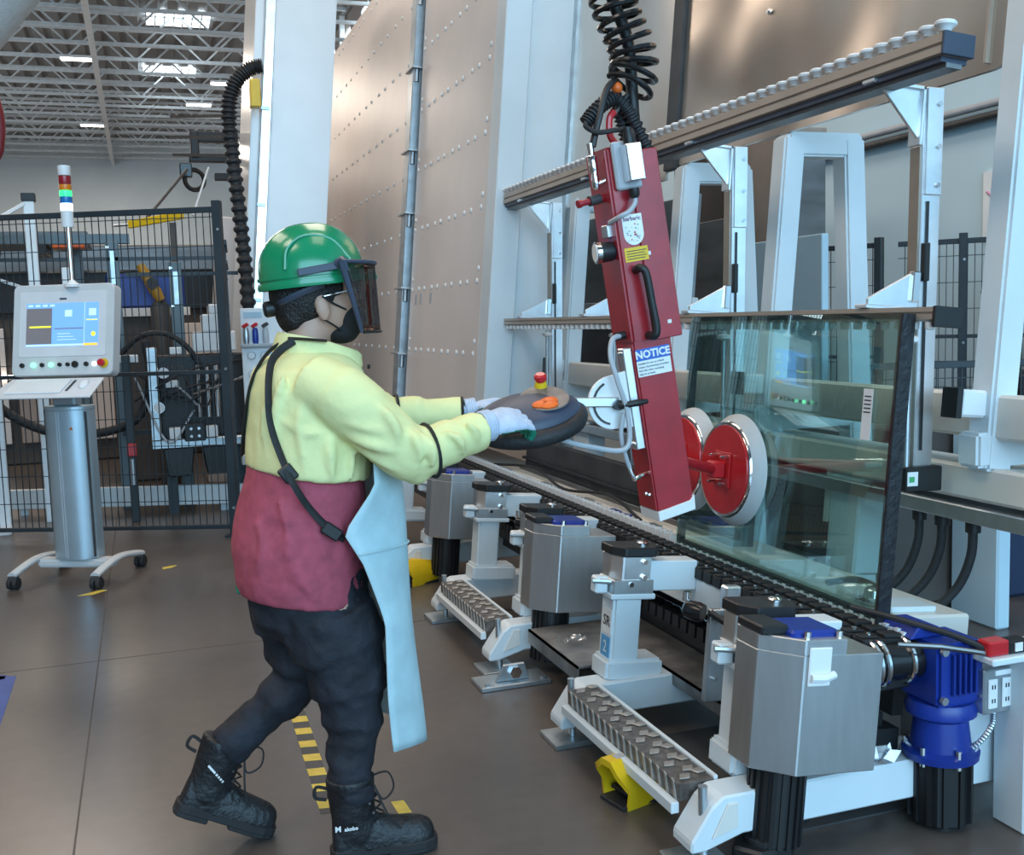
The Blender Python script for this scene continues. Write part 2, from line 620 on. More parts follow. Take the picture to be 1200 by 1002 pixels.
MB(MACH).bx(0.05, 0.13, 2.62, 8.5, -0.10, -0.06).build('back_ledge', 'paint_cream', cb, 0.004)
lower = MB(MACH)
for i in range(84):
    y_ = 2.55 + PITCHY * i
    lower.bx(-0.06, 0.02, y_ - 0.024, y_ + 0.024, -0.34, -0.29)
lower.bx(-0.02, 0.06, 2.5, 8.4, -0.44, -0.33)  # black bar added to darken the space under the conveyor
o = lower.build('lower_chain_and_shade_bar', 'black', cb)
o['kind'] = 'stuff'
# sensor clutter behind the belt on the part not covered by glass
for k, (y_, sz) in enumerate(((4.15, 0.05), (4.55, 0.04), (4.9, 0.05), (5.5, 0.05), (6.2, 0.04))):
    sb = MB(MACH).bx(0.06, 0.06 + sz, y_, y_ + 0.09, -0.06, -0.02).cyl((0.08, y_ + 0.02, -0.03), (0.08, y_ - 0.14, -0.02), 0.007, n=8)
    sb.build('sensor_block', ('zinc', 'blue_paint', 'steel', 'zinc', 'steel')[k], cb, 0.003)
hose = MB(MACH).tube(bez([(0.10, 4.35, -0.03), (0.14, 4.8, 0.02), (0.10, 5.3, -0.02), (0.15, 5.9, 0.02), (0.09, 6.5, -0.03)], 30), 0.008)
hose.build('cable', 'black_rubber', cb, smooth=True)

# --- dark rubber faced board behind the belt, left of the glass
db = thing('support_board', 'dark grey rubber-faced board lying along the line behind the belt', 'board', Mw(0.2, 4.0, -0.05))
MB(MACH).bx(0.24, 0.30, 3.72, 6.30, -0.04, 0.165).build('board', 'dark_grey', db, 0.004)
MB(MACH).bx(0.20, 0.24, 3.72, 6.30, -0.04, -0.005).build('lip', 'steel_dark', db, 0.003)
MB(MACH).bx(0.215, 0.24, 3.72, 6.30, 0.035, 0.05).build('groove_rib', 'black', db, 0.002)

# --- base frame: rear longitudinal beams
rb = thing('base_frame', 'cream painted rear base beam running behind the glass', 'frame', (2.3, 2.6, 0.0))
MB(MACH).bx(0.13, 0.40, 2.62, 8.5, -0.11, -0.03).build('lower_beam', 'paint_cream', rb, 0.008)
MB(MACH).bx(0.13, 0.17, 2.62, 8.5, -0.34, -0.11).build('shade_board', 'dark_grey', rb)  # dark strip that stands in for the shade below the bed
for y_ in (2.75, 4.25, 5.8, 7.4):
    MB().bx(2.28, 2.40, y_ - 0.06, y_ + 0.06, 0, 0.50).build('leg', 'paint', rb, 0.006)

ub = thing('rear_beam', 'heavy cream box beam crossing behind the glass at chest height', 'beam', (2.45, 2.5, 0.9))
MB(MACH).bx(0.42, 0.62, 2.30, 6.3, 0.52, 0.66).build('box_beam', 'paint_cream', ub, 0.010)
MB(MACH).bx(0.42, 0.72, 2.30, 6.3, 0.32, 0.43).build('lower_box_beam', 'paint_cream', ub, 0.010)
MB(MACH).bx(0.40, 0.62, 2.30, 6.3, 0.25, 0.30).build('channel', 'steel', ub, 0.004)
for y_ in (3.35, 4.6, 5.9):
    MB(MACH).bx(0.44, 0.56, y_ - 0.09, y_ + 0.09, -0.05, 0.32).build('post', 'paint', ub, 0.010)
    MB(MACH).prism([(0.44, 0.32), (0.44, 0.12), (0.62, 0.32)], y_ + 0.09, y_ + 0.12, 'y').build('gusset', 'paint_cream', ub)

# --- dark boxes put in to make the frame openings read as dark
for lab, y0, y1, x0 in (('dark box with a round fan guard standing in for the dark opening in the middle of the glass', 4.84, 5.32, 3.30), ('dark box standing in for the dark opening at the lower right of the glass', 4.13, 4.40, 3.30),
                        ('dark box standing in for a dark opening behind the red lifter below the cream beam', 5.50, 6.20, 3.30)):
    t = thing('dark_opening_box', lab, 'cabinet', (x0 + 0.3, (y0 + y1) / 2, 0), 'dark boxes filling the openings behind the line')
    MB().bx(x0, x0 + 0.5, y0, y1, 0.06, 0.92).build('body', 'dark_brown', t, 0.01)
    MB().bx(x0 + 0.03, x0 + 0.47, y0 + 0.03, y1 - 0.03, 0, 0.06).build('plinth', 'black', t)
    g = MB()
    T0 = frame((x0 - 0.005, (y0 + y1) / 2, 0.62), (-1, 0, 0))
    for q in (0.05, 0.08, 0.11, 0.14):
        g.ring(T0, q, 0.004, 24, 5)
    g.build('fan_guard', 'steel_dark', t, smooth=True)

# --- guide rails with rollers
def roller_mesh(kind):
    if kind == 'disc':
        m_ = MB().lathe([(0.008, -0.012), (0.016, -0.010), (0.020, -0.002), (0.0305, 0.006), (0.0315, 0.013), (0.026, 0.018), (0.008, 0.0185)], n=18)
    else:
        m_ = MB().lathe([(0.006, -0.022), (0.013, -0.020), (0.0145, -0.008), (0.0145, 0.0), (0.007, 0.006)], n=12)
    me = m_.mesh('roller', smooth=True)
    me.materials.append(MATS['white_plastic'])
    return me


gr = thing('guide_rail', 'upper beige guide rail topped with a row of white disc rollers', 'rail', Mw(0.05, 4.5, 1.6), 'guide rails')
MB(MACH).prism([(0.0, 1.605), (0.0, 1.626), (0.008, 1.628), (0.008, 1.634), (0.0, 1.636), (0.0, 1.662), (0.105, 1.662), (0.105, 1.60), (0.02, 1.60)], 2.50, 6.45, 'y').build('rail_profile', 'rail_beige', gr)
MB(MACH).bx(0.012, 0.10, 2.51, 6.45, 1.585, 1.60).build('under_strip', 'slate', gr)
MB(MACH).bx(0.03, 0.085, 2.51, 6.45, 1.572, 1.585).build('under_channel', 'steel_dark', gr)
MB(MACH).bx(-0.002, 0.107, 2.488, 2.50, 1.60, 1.664).build('end_cap', 'slate', gr, 0.002)
me_disc = roller_mesh('disc')
for i in range(60):
    put('roller', me_disc, gr, Mw(0.018, 2.512 + PITCHY * i, 1.678), LEAN)

mr = thing('guide_rail', 'middle grey guide rail with small white rollers hanging below it', 'rail', Mw(0.09, 4.5, 0.88), 'guide rails')
MB(MACH).prism([(0.050, 0.866), (0.050, 0.880), (0.056, 0.882), (0.056, 0.886), (0.050, 0.888), (0.050, 0.902), (0.14, 0.902), (0.14, 0.866)], 2.50, 6.45, 'y').build('rail_profile', 'rail_beige', mr)
MB(MACH).bx(0.048, 0.145, 2.486, 2.50, 0.845, 0.905).build('end_cap', 'black', mr, 0.002)
me_pin = roller_mesh('pin')
for i in range(60):
    put('roller', me_pin, mr, Mw(0.070, 2.53 + PITCHY * i, 0.859), LEAN)

# --- aluminium uprights with gussets and the linear guides
up_lab = {2.80: 'aluminium upright with triangular bracket at the near end of the rails', 3.95: 'aluminium upright with triangular bracket just right of the red lifter',
          5.05: 'aluminium upright standing behind the red lifter', 6.02: 'aluminium upright with triangular bracket beside the beige housing'}
# the uprights themselves stand almost plumb
UPM = MACH @ Matrix.Translation((0.2, 0, 1.6)) @ Matrix.Rotation(R(-4), 4, 'Y') @ Matrix.Translation((-0.2, 0, -1.6))
for y_, lab in up_lab.items():
    t = thing('upright', lab, 'post', Mw(0.24, y_, 0.38), 'aluminium uprights')
    MB(UPM).bx(0.20, 0.272, y_, y_ + 0.05, 0.40, 1.60).build('profile', 'aluminium', t, 0.003)
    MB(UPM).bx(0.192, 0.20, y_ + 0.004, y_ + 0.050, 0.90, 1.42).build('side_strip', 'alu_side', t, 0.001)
    MB(UPM).bx(0.206, 0.268, y_ - 0.010, y_, 1.27, 1.60).build('head_plate', 'aluminium', t, 0.002)
    MB(UPM).bx(0.218, 0.226, y_ - 0.006, y_, 0.46, 1.25).build('guide_slot', 'black', t)
    MB(UPM).bx(0.205, 0.225, y_ - 0.020, y_, 1.0, 1.12).build('carriage', 'black', t, 0.003)
    for h_ in (1.30, 1.42, 1.55):
        MB(UPM).cyl((0.25, y_ - 0.010, h_), (0.25, y_ - 0.017, h_), 0.008, n=10).build('bolt', 'chrome', t)
    tri = MB(MACH).prism([(0.02, 1.600), (0.20, 1.600), (0.20, 1.43)], y_, y_ + 0.012, 'y')
    tri.bx(0.0, 0.20, y_ - 0.012, y_ + 0.045, 1.588, 1.600)
    tri.bx(0.188, 0.20, y_ - 0.012, y_ + 0.045, 1.42, 1.600)
    tri.build('upper_bracket', 'aluminium', t, 0.002)
    tr2 = MB(MACH).prism([(0.055, 0.915), (0.245, 0.915), (0.238, 1.03), (0.222, 1.03), (0.055, 0.935)], y_, y_ + 0.012, 'y')
    tr2.bx(0.04, 0.245, y_ - 0.012, y_ + 0.045, 0.903, 0.915)
    tr2.build('lower_bracket', 'aluminium', t, 0.002)
    MB(MACH).bx(0.210, 0.238, y_ - 0.014, y_ + 0.012, 0.935, 1.03).build('bracket_flange', 'chrome', t, 0.003)
    fb = MB(UPM).bx(0.15, 0.29, y_ - 0.03, y_ + 0.06, 0.33, 0.41)
    fb.build('foot_block', 'black', t, 0.004)
    MB(UPM).bx(0.152, 0.192, y_ - 0.032, y_ - 0.03, 0.35, 0.395).build('label_plate', 'white_plastic', t)
    MB(UPM).bx(0.158, 0.178, y_ - 0.033, y_ - 0.032, 0.362, 0.38).build('green_mark', mat('green_mark', (0.05, 0.35, 0.12)) if 'green_mark' not in MATS else 'green_mark', t)
    # threaded spindle running beside the profile
    MB(UPM).cyl((0.17, y_ + 0.0, 0.41), (0.17, y_ + 0.0, 0.84), 0.010, n=10).build('spindle', 'zinc', t, smooth=True)
    MB(UPM).lathe([(0.01, 0.80), (0.028, 0.81), (0.028, 0.822), (0.012, 0.83)], (0.17, y_, 0), n=14).build('collar', 'white_plastic', t, smooth=True)

# --- big white tube A-frames carrying the line from behind
fr_lab = {2.66: 'white tube frame at the right edge holding a white clamp', 3.92: 'white tube frame with a portal top, right of the red lifter',
          4.80: 'white tube frame half hidden by the upper part of the red lifter', 6.17: 'white tube frame left of the red lifter, near the beige housing'}
for y_, lab in fr_lab.items():
    t = thing('back_frame', lab, 'frame', Mw(0.45, y_, 0.42), 'white tube frames behind the rails')
    topn = 1.66
    MB(MACH).bx(0.40, 0.50, y_ - 0.05, y_ + 0.05, 0.42, topn + (0.35 if y_ < 3 else 0)).build('front_leg', 'paint', t, 0.010, seg=2)
    xt = Mw(0.45, y_, topn)
    if y_ > 3:
        MB().bx(xt.x - 0.03, xt.x + 0.33, y_ - 0.047, y_ + 0.047, xt.z - 0.08, xt.z + 0.02).build('top_bar', 'paint', t, 0.010, seg=2)
        MB().prism([(xt.x + 0.24, xt.z), (xt.x + 0.34, xt.z), (xt.x + 0.42, 0.0), (xt.x + 0.30, 0.0)], y_ - 0.05, y_ + 0.05, 'y').build('rear_leg', 'paint', t, 0.010, seg=2)
    MB().bx(xt.x - 0.20, xt.x + 0.85, y_ - 0.047, y_ + 0.047, 0.99, 1.10).build('foot_bar', 'paint', t, 0.010, seg=2)
    cl = MB(MACH).bx(0.30, 0.40, y_ - 0.03, y_ + 0.03, 0.585, 0.67).build('clamp_arm', 'white_plastic', t, 0.008)
    MB(MACH).bx(0.278, 0.30, y_ - 0.035, y_ + 0.035, 0.58, 0.675).build('clamp_pad', 'black', cl, 0.002)
    MB(MACH).cyl((0.44, y_ - 0.05, 0.63), (0.44, y_ - 0.062, 0.63), 0.014, n=10).build('bolt', 'chrome', t, smooth=True)

# --- warm toned polished steel sheets above the line
def sheet_mat(name, col, rough):
    m = mat(name, col, rough, 1.0, var=0.03, scale=1.0, bump=0.0)
    nt = m.node_tree
    tc = nt.nodes['Texture Coordinate']
    n2 = nt.nodes.new('ShaderNodeTexNoise')
    n2.inputs['Scale'].default_value = 1.3
    n2.inputs['Detail'].default_value = 0.5
    bp = nt.nodes.new('ShaderNodeBump')
    bp.inputs['Strength'].default_value = 1.0
    bp.inputs['Distance'].default_value = 0.10
    nt.links.new(tc.outputs['Object'], n2.inputs['Vector'])
    nt.links.new(n2.outputs['Fac'], bp.inputs['Height'])
    nt.links.new(bp.outputs[0], nt.nodes['Principled BSDF'].inputs['Normal'])


sheet_mat('polished_sheet', (0.70, 0.60, 0.52), 0.27)  # warm reflection of the hall put into the steel's base colour
sheet_mat('satin_sheet', (0.74, 0.66, 0.59), 0.42)


def rounded(y0, y1, h0, h1, r_):
    pts = []
    for (cy, ch, a0) in ((y0 + r_, h0 + r_, PI), (y1 - 0.01, h0 + 0.01, 1.5 * PI)):
        rr = r_ if cy == y0 + r_ else 0.01
        for k in range(6):
            a = a0 + PI / 2 * k / 5
            pts.append((cy + rr * math.cos(a), ch + rr * math.sin(a)))
    return pts + [(y1, h1), (y0, h1)]


hs = thing('hood_sheet', 'large wavy polished sheet with a rounded corner above the upper rail', 'sheet', Mw(0.42, 3.7, 1.65))
MB(MACH).prism(rounded(2.66, 4.86, 1.675, 3.0, 0.10), 0.42, 0.435, 'x').build('sheet', 'polished_sheet', hs)
MB(MACH).bx(0.405, 0.42, 2.78, 2.79, 1.70, 3.0).build('seam', 'rail_beige', hs)
MB(MACH).lathe([(0.014, 0), (0.012, 0.008), (0.006, 0.012)], (0.42, 4.10, 2.22), (-1, 0, 0), 10).build('screw', 'chrome', hs, smooth=True)
h2 = thing('hood_sheet', 'satin steel sheet above the upper rail behind the coiled hose', 'sheet', Mw(0.42, 5.7, 1.65))
MB(MACH).bx(0.42, 0.435, 4.98, 6.30, 1.62, 3.2).build('sheet', 'satin_sheet', h2)
MB(MACH).bx(0.40, 0.42, 6.30, 6.36, 1.30, 3.1).build('edge_fold', 'zinc', h2)
h3 = thing('dark_post', 'dark grey vertical post between the two polished sheets', 'post', Mw(0.44, 4.92, 1.62))
MB(MACH).bx(0.40, 0.44, 4.865, 4.975, 1.66, 3.0).build('post_face', 'dark_grey', h3, 0.004)

# --- panels behind the tube frames
mat('plate_grey', (0.20, 0.21, 0.22), 0.42, 0.6, var=0.18, scale=1.5, aniso=(1, 1, 4))
mat('plate_tan', (0.36, 0.28, 0.235), 0.5, var=0.05)
t = thing('machine_enclosure', 'brushed grey steel machine side behind the black fence post', 'panel', (5.9, 7.9, 0))
MB().bx(5.6, 5.9, 8.3, 10.4, 0, 3.0).build('side', 'plate_grey', t, 0.01)
MB().bx(5.58, 5.9, 8.28, 10.42, 3.0, 3.1).build('top_edge', 'plate_tan', t, 0.01)
t = thing('machine_enclosure', 'tan flat panel standing between the legs of the white portal frame', 'panel', (4.4, 6.4, 0))
MB().bx(4.3, 4.36, 6.55, 7.35, 0, 2.95).build('side', 'plate_tan', t, 0.005)
MB().bx(4.29, 4.36, 7.35, 8.2, 0, 2.0).build('side_low', 'panel_beige', t, 0.005)
MB().bx(4.32, 4.37, 7.35, 8.2, 2.0, 2.95).build('side_high', 'dark_brown', t, 0.005)
t = thing('machine_enclosure', 'grey glazed panel behind the uprights left of the red lifter', 'panel', Mw(0.95, 6.2, 0.3))
MB(MACH).bx(1.00, 1.03, 5.7, 8.2, 0.2, 1.7).build('side', 'plate_grey', t, 0.004)
MB(MACH).bx(0.96, 1.00, 5.6, 8.2, 1.02, 1.08).build('cross_bar', 'paint', t, 0.004)
MB(MACH).bx(0.96, 1.00, 5.6, 8.2, 0.42, 0.52).build('cross_bar', 'paint', t, 0.004)
MB(MACH).bx(0.95, 1.00, 7.35, 7.5, 0.2, 1.7).build('stile', 'paint', t, 0.004)
MB(MACH).bx(0.95, 1.00, 6.45, 6.57, 0.2, 1.7).build('stile', 'paint', t, 0.004)
t = thing('machine_enclosure', 'pale blue lower panel behind the frames right of the red lifter', 'panel', (3.9, 6.0, 0))
MB().bx(3.95, 4.0, 5.6, 6.5, 0, 1.95).build('side', 'east_wall', t, 0.005)
MB().bx(3.94, 4.0, 6.5, 7.9, 0, 2.15).build('side_low', 'plate_grey', t, 0.005)

# --- beige riveted housing farther down the line
hb = thing('press_housing', 'tall leaning beige housing with rows of white rivets', 'housing', Mw(-0.02, 9.5, -0.45))
HT = 4.06
MB(MACH).bx(-0.05, 0.0, 6.52, 8.42, 0.14, HT).build('near_panel', 'panel_beige', hb, 0.004)
MB(MACH).bx(-0.05, 0.0, 8.78, 15.0, 0.14, HT).build('far_panel', 'panel_beige', hb, 0.004)
MB(MACH).bx(0.0, 0.7, 6.7, 15.0, 0.16, HT - 0.02).build('housing_body', 'panel_beige', hb)
MB(MACH).bx(-0.05, 0.12, 6.33, 6.52, 0.14, HT).build('edge_post', 'paint', hb, 0.006)
MB(MACH).bx(0.12, 0.50, 6.36, 6.50, 0.14, HT).build('edge_side', 'paint', hb, 0.006)
MB(MACH).bx(-0.02, 0.0, 8.42, 8.78, 0.14, HT).build('gap_back', 'dark_brown', hb)
MB(MACH).bx(-0.10, -0.02, 8.52, 8.68, 0.14, HT).build('strut', 'zinc', hb, 0.005)
for h_ in (0.62, 1.15, 1.75, 2.25, 2.9, 3.5):
    k = MB(MACH).bx(-0.12, -0.02, 8.47, 8.73, h_, h_ + 0.018).cyl((-0.07, 8.52, h_ - 0.10), (-0.07, 8.52, h_), 0.022, n=10)
    k.build('strut_clamp', 'steel', hb, 0.002)
me_riv = MB().lathe([(0.019, 0), (0.017, 0.006), (0.009, 0.010)], n=9, axis=(-1, 0, 0)).mesh('rivet', smooth=True)
me_riv.materials.append(MATS['white_plastic'])
nr = 0
for y_ in (6.45, 9.0, 12.0, 14.6):
    MB().bx(2.55, 2.70, y_ - 0.06, y_ + 0.06, 0, 0.75).build('leg', 'paint', hb)
far_r = MB(MACH)
for h_ in [0.20 + 0.47 * k for k in range(9)]:
    for k, y_ in enumerate([6.62 + 0.19 * q for q in range(10)] + [8.9 + 0.30 * q for q in range(20)]):
        y2 = y_ + (0.03 if k % 2 else 0)
        if y_ < 10.5:
            put('rivet', me_riv, hb, Mw(-0.05, y2, h_), LEAN)
            nr += 1
        else:
            far_r.lathe([(0.019, 0), (0.010, 0.009)], (-0.05, y2, h_), (-1, 0, 0), 7)
for h_ in [0.28 + 0.47 * k for k in range(8)]:
    for y_ in (6.60, 8.36):
        put('rivet', me_riv, hb, Mw(-0.05, y_, h_), LEAN)
o = far_r.build('far_rivets', 'white_plastic', hb)
o['kind'] = 'stuff'
for y_ in (8.2, 8.05, 7.75, 10.9):
    MB(MACH).bx(-0.053, -0.05, y_, y_ + 0.045, 1.02, 1.10).build('small_plate', 'grey_plastic', hb)

# white end column of the next unit
wc = thing('end_column', 'broad glossy white column leaning between the hose and the beige housing', 'column', (1.3, 9.6, 0))
TW = Matrix(((TCO, 0, TS, 0.83), (0, 1, 0, 9.3), (-TS, 0, TCO, 0), (0, 0, 0, 1)))
MB(TW).bx(0.0, 0.50, 0.0, 1.2, 0.05, 4.8).build('face_panel', 'housing_white', wc, 0.01, seg=2)
MB(TW).bx(-0.085, 0.0, 0.02, 1.2, 0.05, 4.8).build('corner_strip', 'aluminium', wc, 0.006)
MB(TW).bx(-0.16, -0.085, 0.10, 1.2, 0.05, 4.8).build('side_strip', 'housing_white', wc, 0.006)
for h_ in (0.9, 1.7, 2.5, 3.3):
    MB(TW).bx(-0.09, -0.02, 0.005, 0.03, h_, h_ + 0.03).build('rivet_plate', 'zinc', wc, 0.002)

# ================================================================== FEET, STANDS, COVERS
foot_y = {2.48: 'nearest', 3.42: 'second', 4.24: 'third', 5.10: 'fourth', 5.95: 'fifth'}
names = {2.48: 'white floor beam with sloped nose beside the black foot switch', 3.42: 'white floor beam with sloped nose at the far end of the nearer step',
         4.24: 'white floor beam with sloped nose above the clamped steel floor plate', 5.10: 'white floor beam with sloped nose at the far end of the farther step',
         5.95: 'white floor beam with sloped nose farthest down the line'}
for y_, lab in names.items():
    t = thing('floor_beam', lab, 'beam', (1.5, y_, 0), 'white floor beams')
    MB().prism([(1.30, 0.055), (1.345, 0.055), (1.46, 0.085), (2.42, 0.085), (2.42, 0.20), (1.40, 0.20), (1.365, 0.175), (1.30, 0.085)], y_ - 0.055, y_ + 0.055, 'y').build('beam', 'paint', t, 0.006)
    MB().prism([(1.36, 0.09), (1.44, 0.11), (1.44, 0.18), (1.41, 0.18)], y_ - 0.061, y_ - 0.055, 'y').build('cheek_plate', 'paint_cream', t, 0.002)
    MB().cyl((1.355, y_ - 0.02, 0.015), (1.355, y_ - 0.02, 0.225), 0.013, n=12).build('levelling_bolt', 'zinc', t, smooth=True)
    MB().lathe([(0.024, 0.10), (0.024, 0.125)], (1.355, y_ - 0.02, 0), n=6).build('nut', 'zinc', t)
    MB().bx(1.265, 1.42, y_ - 0.09, y_ + 0.07, 0, 0.018).build('floor_plate', 'zinc', t, 0.002)
t = thing('anchor_plate', 'zinc plated floor anchor with an angle bracket and hex bolt', 'anchor', (1.33, 4.10, 0))
MB().bx(1.20, 1.50, 3.98, 4.13, 0.0, 0.02).build('plate', 'zinc', t, 0.003)
MB().prism([(1.27, 0.02), (1.42, 0.02), (1.40, 0.09), (1.31, 0.09)], 4.02, 4.035, 'y').build('angle', 'zinc', t, 0.004)
MB().lathe([(0.026, 0), (0.026, 0.02)], (1.355, 4.02, 0.058), (0, -1, 0), 6).build('hex_bolt', 'chrome', t)
for q in (1.23, 1.47):
    MB().lathe([(0.012, 0.02), (0.012, 0.03)], (q, 4.0, 0), n=6).build('plate_bolt', 'zinc', t)

mat('tread', (0.14, 0.125, 0.115), 0.45, 0.5, var=0.3, scale=40)
mat('tread_stud', (0.42, 0.38, 0.34), 0.4, 0.6, var=0.15, scale=30)
dm = MB().prism([(-0.026, 0), (0, -0.018), (0.026, 0), (0, 0.018)], 0, 0.006, 'z').mesh('tread_stud', bevel=0.0025)
dm.materials.append(MATS['tread_stud'])
ds = MB().prism([(-0.024, -0.028), (-0.006, 0.024), (0.006, 0.028), (-0.010, -0.024)], 0, 0.005, 'x').mesh('side_serration')
ds.materials.append(MATS['tread_stud'])
for (y0, y1, lab) in ((2.54, 3.36, 'diamond-plate step with white edging above the yellow pedal'), (4.30, 5.04, 'diamond-plate step with white edging behind the apron')):
    t = thing('step', lab, 'step', (1.38, (y0 + y1) / 2, 0.1), 'diamond-plate steps')
    MB().bx(1.325, 1.435, y0, y1, 0.150, 0.200).build('tread_plate', 'tread', t, 0.002)
    MB().bx(1.30, 1.325, y0, y1, 0.118, 0.150).build('edge_rail', 'paint', t, 0.002)
    MB().bx(1.435, 1.448, y0, y1, 0.135, 0.207).build('edge_rail', 'paint', t, 0.002)
    k = 0
    yy = y0 + 0.035
    while yy < y1 - 0.02:
        put('tread_stud', dm, t, (1.362 + 0.034 * (k % 2), yy, 0.2), (0, 0, 0.5))
        put('tread_stud', dm, t, (1.415 - 0.034 * (k % 2) * 0 , yy + 0.022, 0.2), (0, 0, -0.5)) if k % 2 == 0 else None
        put('side_serration', ds, t, (1.322, yy, 0.176))
        yy += 0.047
        k += 1

ST_Y = {2.60: 'white support stand with aluminium head right behind the nearest steel cover', 3.46: 'white support stand with aluminium head between the two steel covers, above the near step',
        4.36: 'white support stand mostly hidden behind the middle steel cover', 5.08: 'white support stand with aluminium head between the middle and far covers', 6.02: 'white support stand behind the farthest steel cover',
        6.85: 'white support stand next to the hanging apron'}
for y_, lab in ST_Y.items():
    t = thing('support_stand', lab, 'stand', Mw(-0.40, y_, -0.44), 'white support stands')
    MB(MACH).bx(-0.455, -0.345, y_ - 0.055, y_ + 0.055, -0.41, -0.14).build('column', 'paint', t, 0.010, seg=2)
    MB(MACH).bx(-0.475, -0.25, y_ - 0.07, y_ + 0.07, -0.455, -0.375).build('base_flare', 'paint', t, 0.012, seg=2)
    MB(MACH).bx(-0.475, -0.30, y_ - 0.07, y_ + 0.07, -0.155, -0.135).build('flange', 'paint', t, 0.004)
    MB(MACH).prism([(-0.46, y_ - 0.01), (-0.43, y_ - 0.06), (-0.32, y_ - 0.06), (-0.32, y_ + 0.06), (-0.46, y_ + 0.06)], -0.135, 0.0, 'z').build('head_block', 'aluminium', t, 0.004)
    MB(MACH).bx(-0.468, -0.31, y_ - 0.068, y_ + 0.06, -0.135, -0.085).build('head_foot', 'steel', t, 0.003)
    MB(MACH).prism([(-0.47, y_ + 0.06), (-0.47, y_ - 0.03), (-0.43, y_ - 0.075), (-0.31, y_ - 0.075), (-0.28, y_ - 0.03), (-0.28, y_ + 0.06)], 0.0, 0.034, 'z').build('cap', 'black', t, 0.004)
    MB(MACH).lathe([(0.022, 0.034), (0.022, 0.044), (0.012, 0.05)], (-0.345, y_ - 0.02, 0), n=10).build('cap_screw', 'chrome', t, smooth=True)
    MB(MACH).bx(-0.34, -0.125, y_ - 0.045, y_ + 0.045, -0.13, -0.02).build('arm', 'paint', t, 0.004)
    MB(MACH).bx(-0.52, -0.47, y_ - 0.03, y_ + 0.02, -0.14, -0.08).build('clamp_lever', 'paint', t, 0.006)
    MB(MACH).cyl((-0.53, y_ - 0.02, -0.095), (-0.45, y_ - 0.045, -0.095), 0.010, n=8).build('lever_pin', 'zinc', t, smooth=True)
    sc = MB(MACH)
    for (a, b) in ((-0.35, -0.02), (-0.35, -0.075), (-0.40, -0.10)):
        sc.cyl((a, y_ - 0.06, b), (a, y_ - 0.074, b), 0.009, n=8)
    sc.build('block_screws', 'chrome', t)['kind'] = 'stuff'
    if abs(y_ - 3.46) < 0.01:
        MB(MACH).bx(-0.458, -0.455, y_ - 0.045, y_ + 0.03, -0.29, -0.20).build('size_label', 'white_plastic', t)
        Mt = MACH @ Matrix(((0, 0, 1, -0.4585), (0, -1, 0, y_ - 0.005), (1, 0, 0, -0.245), (0, 0, 0, 1)))
        Mt = MACH @ Matrix.Translation((-0.4590, y_ - 0.008, -0.245)) @ Matrix(((0, 0, -1, 0), (-1, 0, 0, 0), (0, 1, 0, 0), (0, 0, 0, 1)))
        text_part('SR', 0.055, Mt, 'black', t)
        MB(MACH).bx(-0.458, -0.455, y_ - 0.04, y_ + 0.03, -0.38, -0.30).build('blue_label', mat('label_blue', (0.10, 0.35, 0.62)), t)
        text_part('2', 0.06, MACH @ Matrix.Translation((-0.4590, y_ - 0.005, -0.34)) @ Matrix(((0, 0, -1, 0), (-1, 0, 0, 0), (0, 1, 0, 0), (0, 0, 0, 1))), 'paint', t)

COVERS = {2.33: 'nearest brushed steel motor cover with a white bumper plate', 4.06: 'middle brushed steel motor cover behind the near step', 5.72: 'far brushed steel motor cover by the sleeve'}
for y_, lab in COVERS.items():
    t = thing('motor_cover', lab, 'motor', Mw(-0.40, y_ + 0.1, -0.62), 'motors under steel covers')
    plan = [(-0.50, y_ + 0.19), (-0.50, y_ + 0.085), (-0.405, y_), (-0.155, y_), (-0.155, y_ + 0.19)]
    plan2 = [(-0.50, y_ + 0.19), (-0.50, y_ + 0.085), (-0.405, y_), (-0.275, y_), (-0.275, y_ + 0.19)]
    c_ = MB(MACH).prism(plan, -0.375, -0.048, 'z').prism(plan2, -0.048, -0.006, 'z')
    c_.build('cover', 'steel', t, 0.003)
    mt = MB(MACH)
    for k in range(20):
        a = 2 * PI * k / 20
        mt.box((-0.385 + 0.074 * math.cos(a), y_ + 0.115 + 0.074 * math.sin(a), -0.48), (0.012, 0.012, 0.23), Matrix.Rotation(a, 4, 'Z'))
    mt.lathe([(0.07, -0.60), (0.074, -0.59), (0.074, -0.36)], (-0.385, y_ + 0.115, 0), n=20)
    mt.build('motor', 'black', t)
    MB(MACH).bx(-0.43, -0.28, y_ + 0.03, y_ + 0.175, -0.02, 0.012).build('gear_top', 'blue_paint', t, 0.008)
    MB(MACH).bx(-0.505, -0.42, y_ + 0.06, y_ + 0.185, -0.006, 0.02).build('black_cap', 'black', t, 0.005)
    for a in (-0.39, -0.29):
        MB(MACH).lathe([(0.009, -0.006), (0.009, 0.012)], (a, y_ + 0.02, 0), n=8).build('cover_screw', 'chrome', t)
    if y_ < 3:
        MB(MACH).bx(-0.395, -0.325, y_ - 0.006, y_, -0.13, -0.025).build('bumper_plate', 'white_plastic', t, 0.005)
        MB(MACH).tube([(-0.39, y_ - 0.010, -0.105), (-0.35, y_ - 0.012, -0.107), (-0.316, y_ - 0.008, -0.098)], 0.011, 8).build('bumper_fold', 'white_plastic', t, smooth=True)

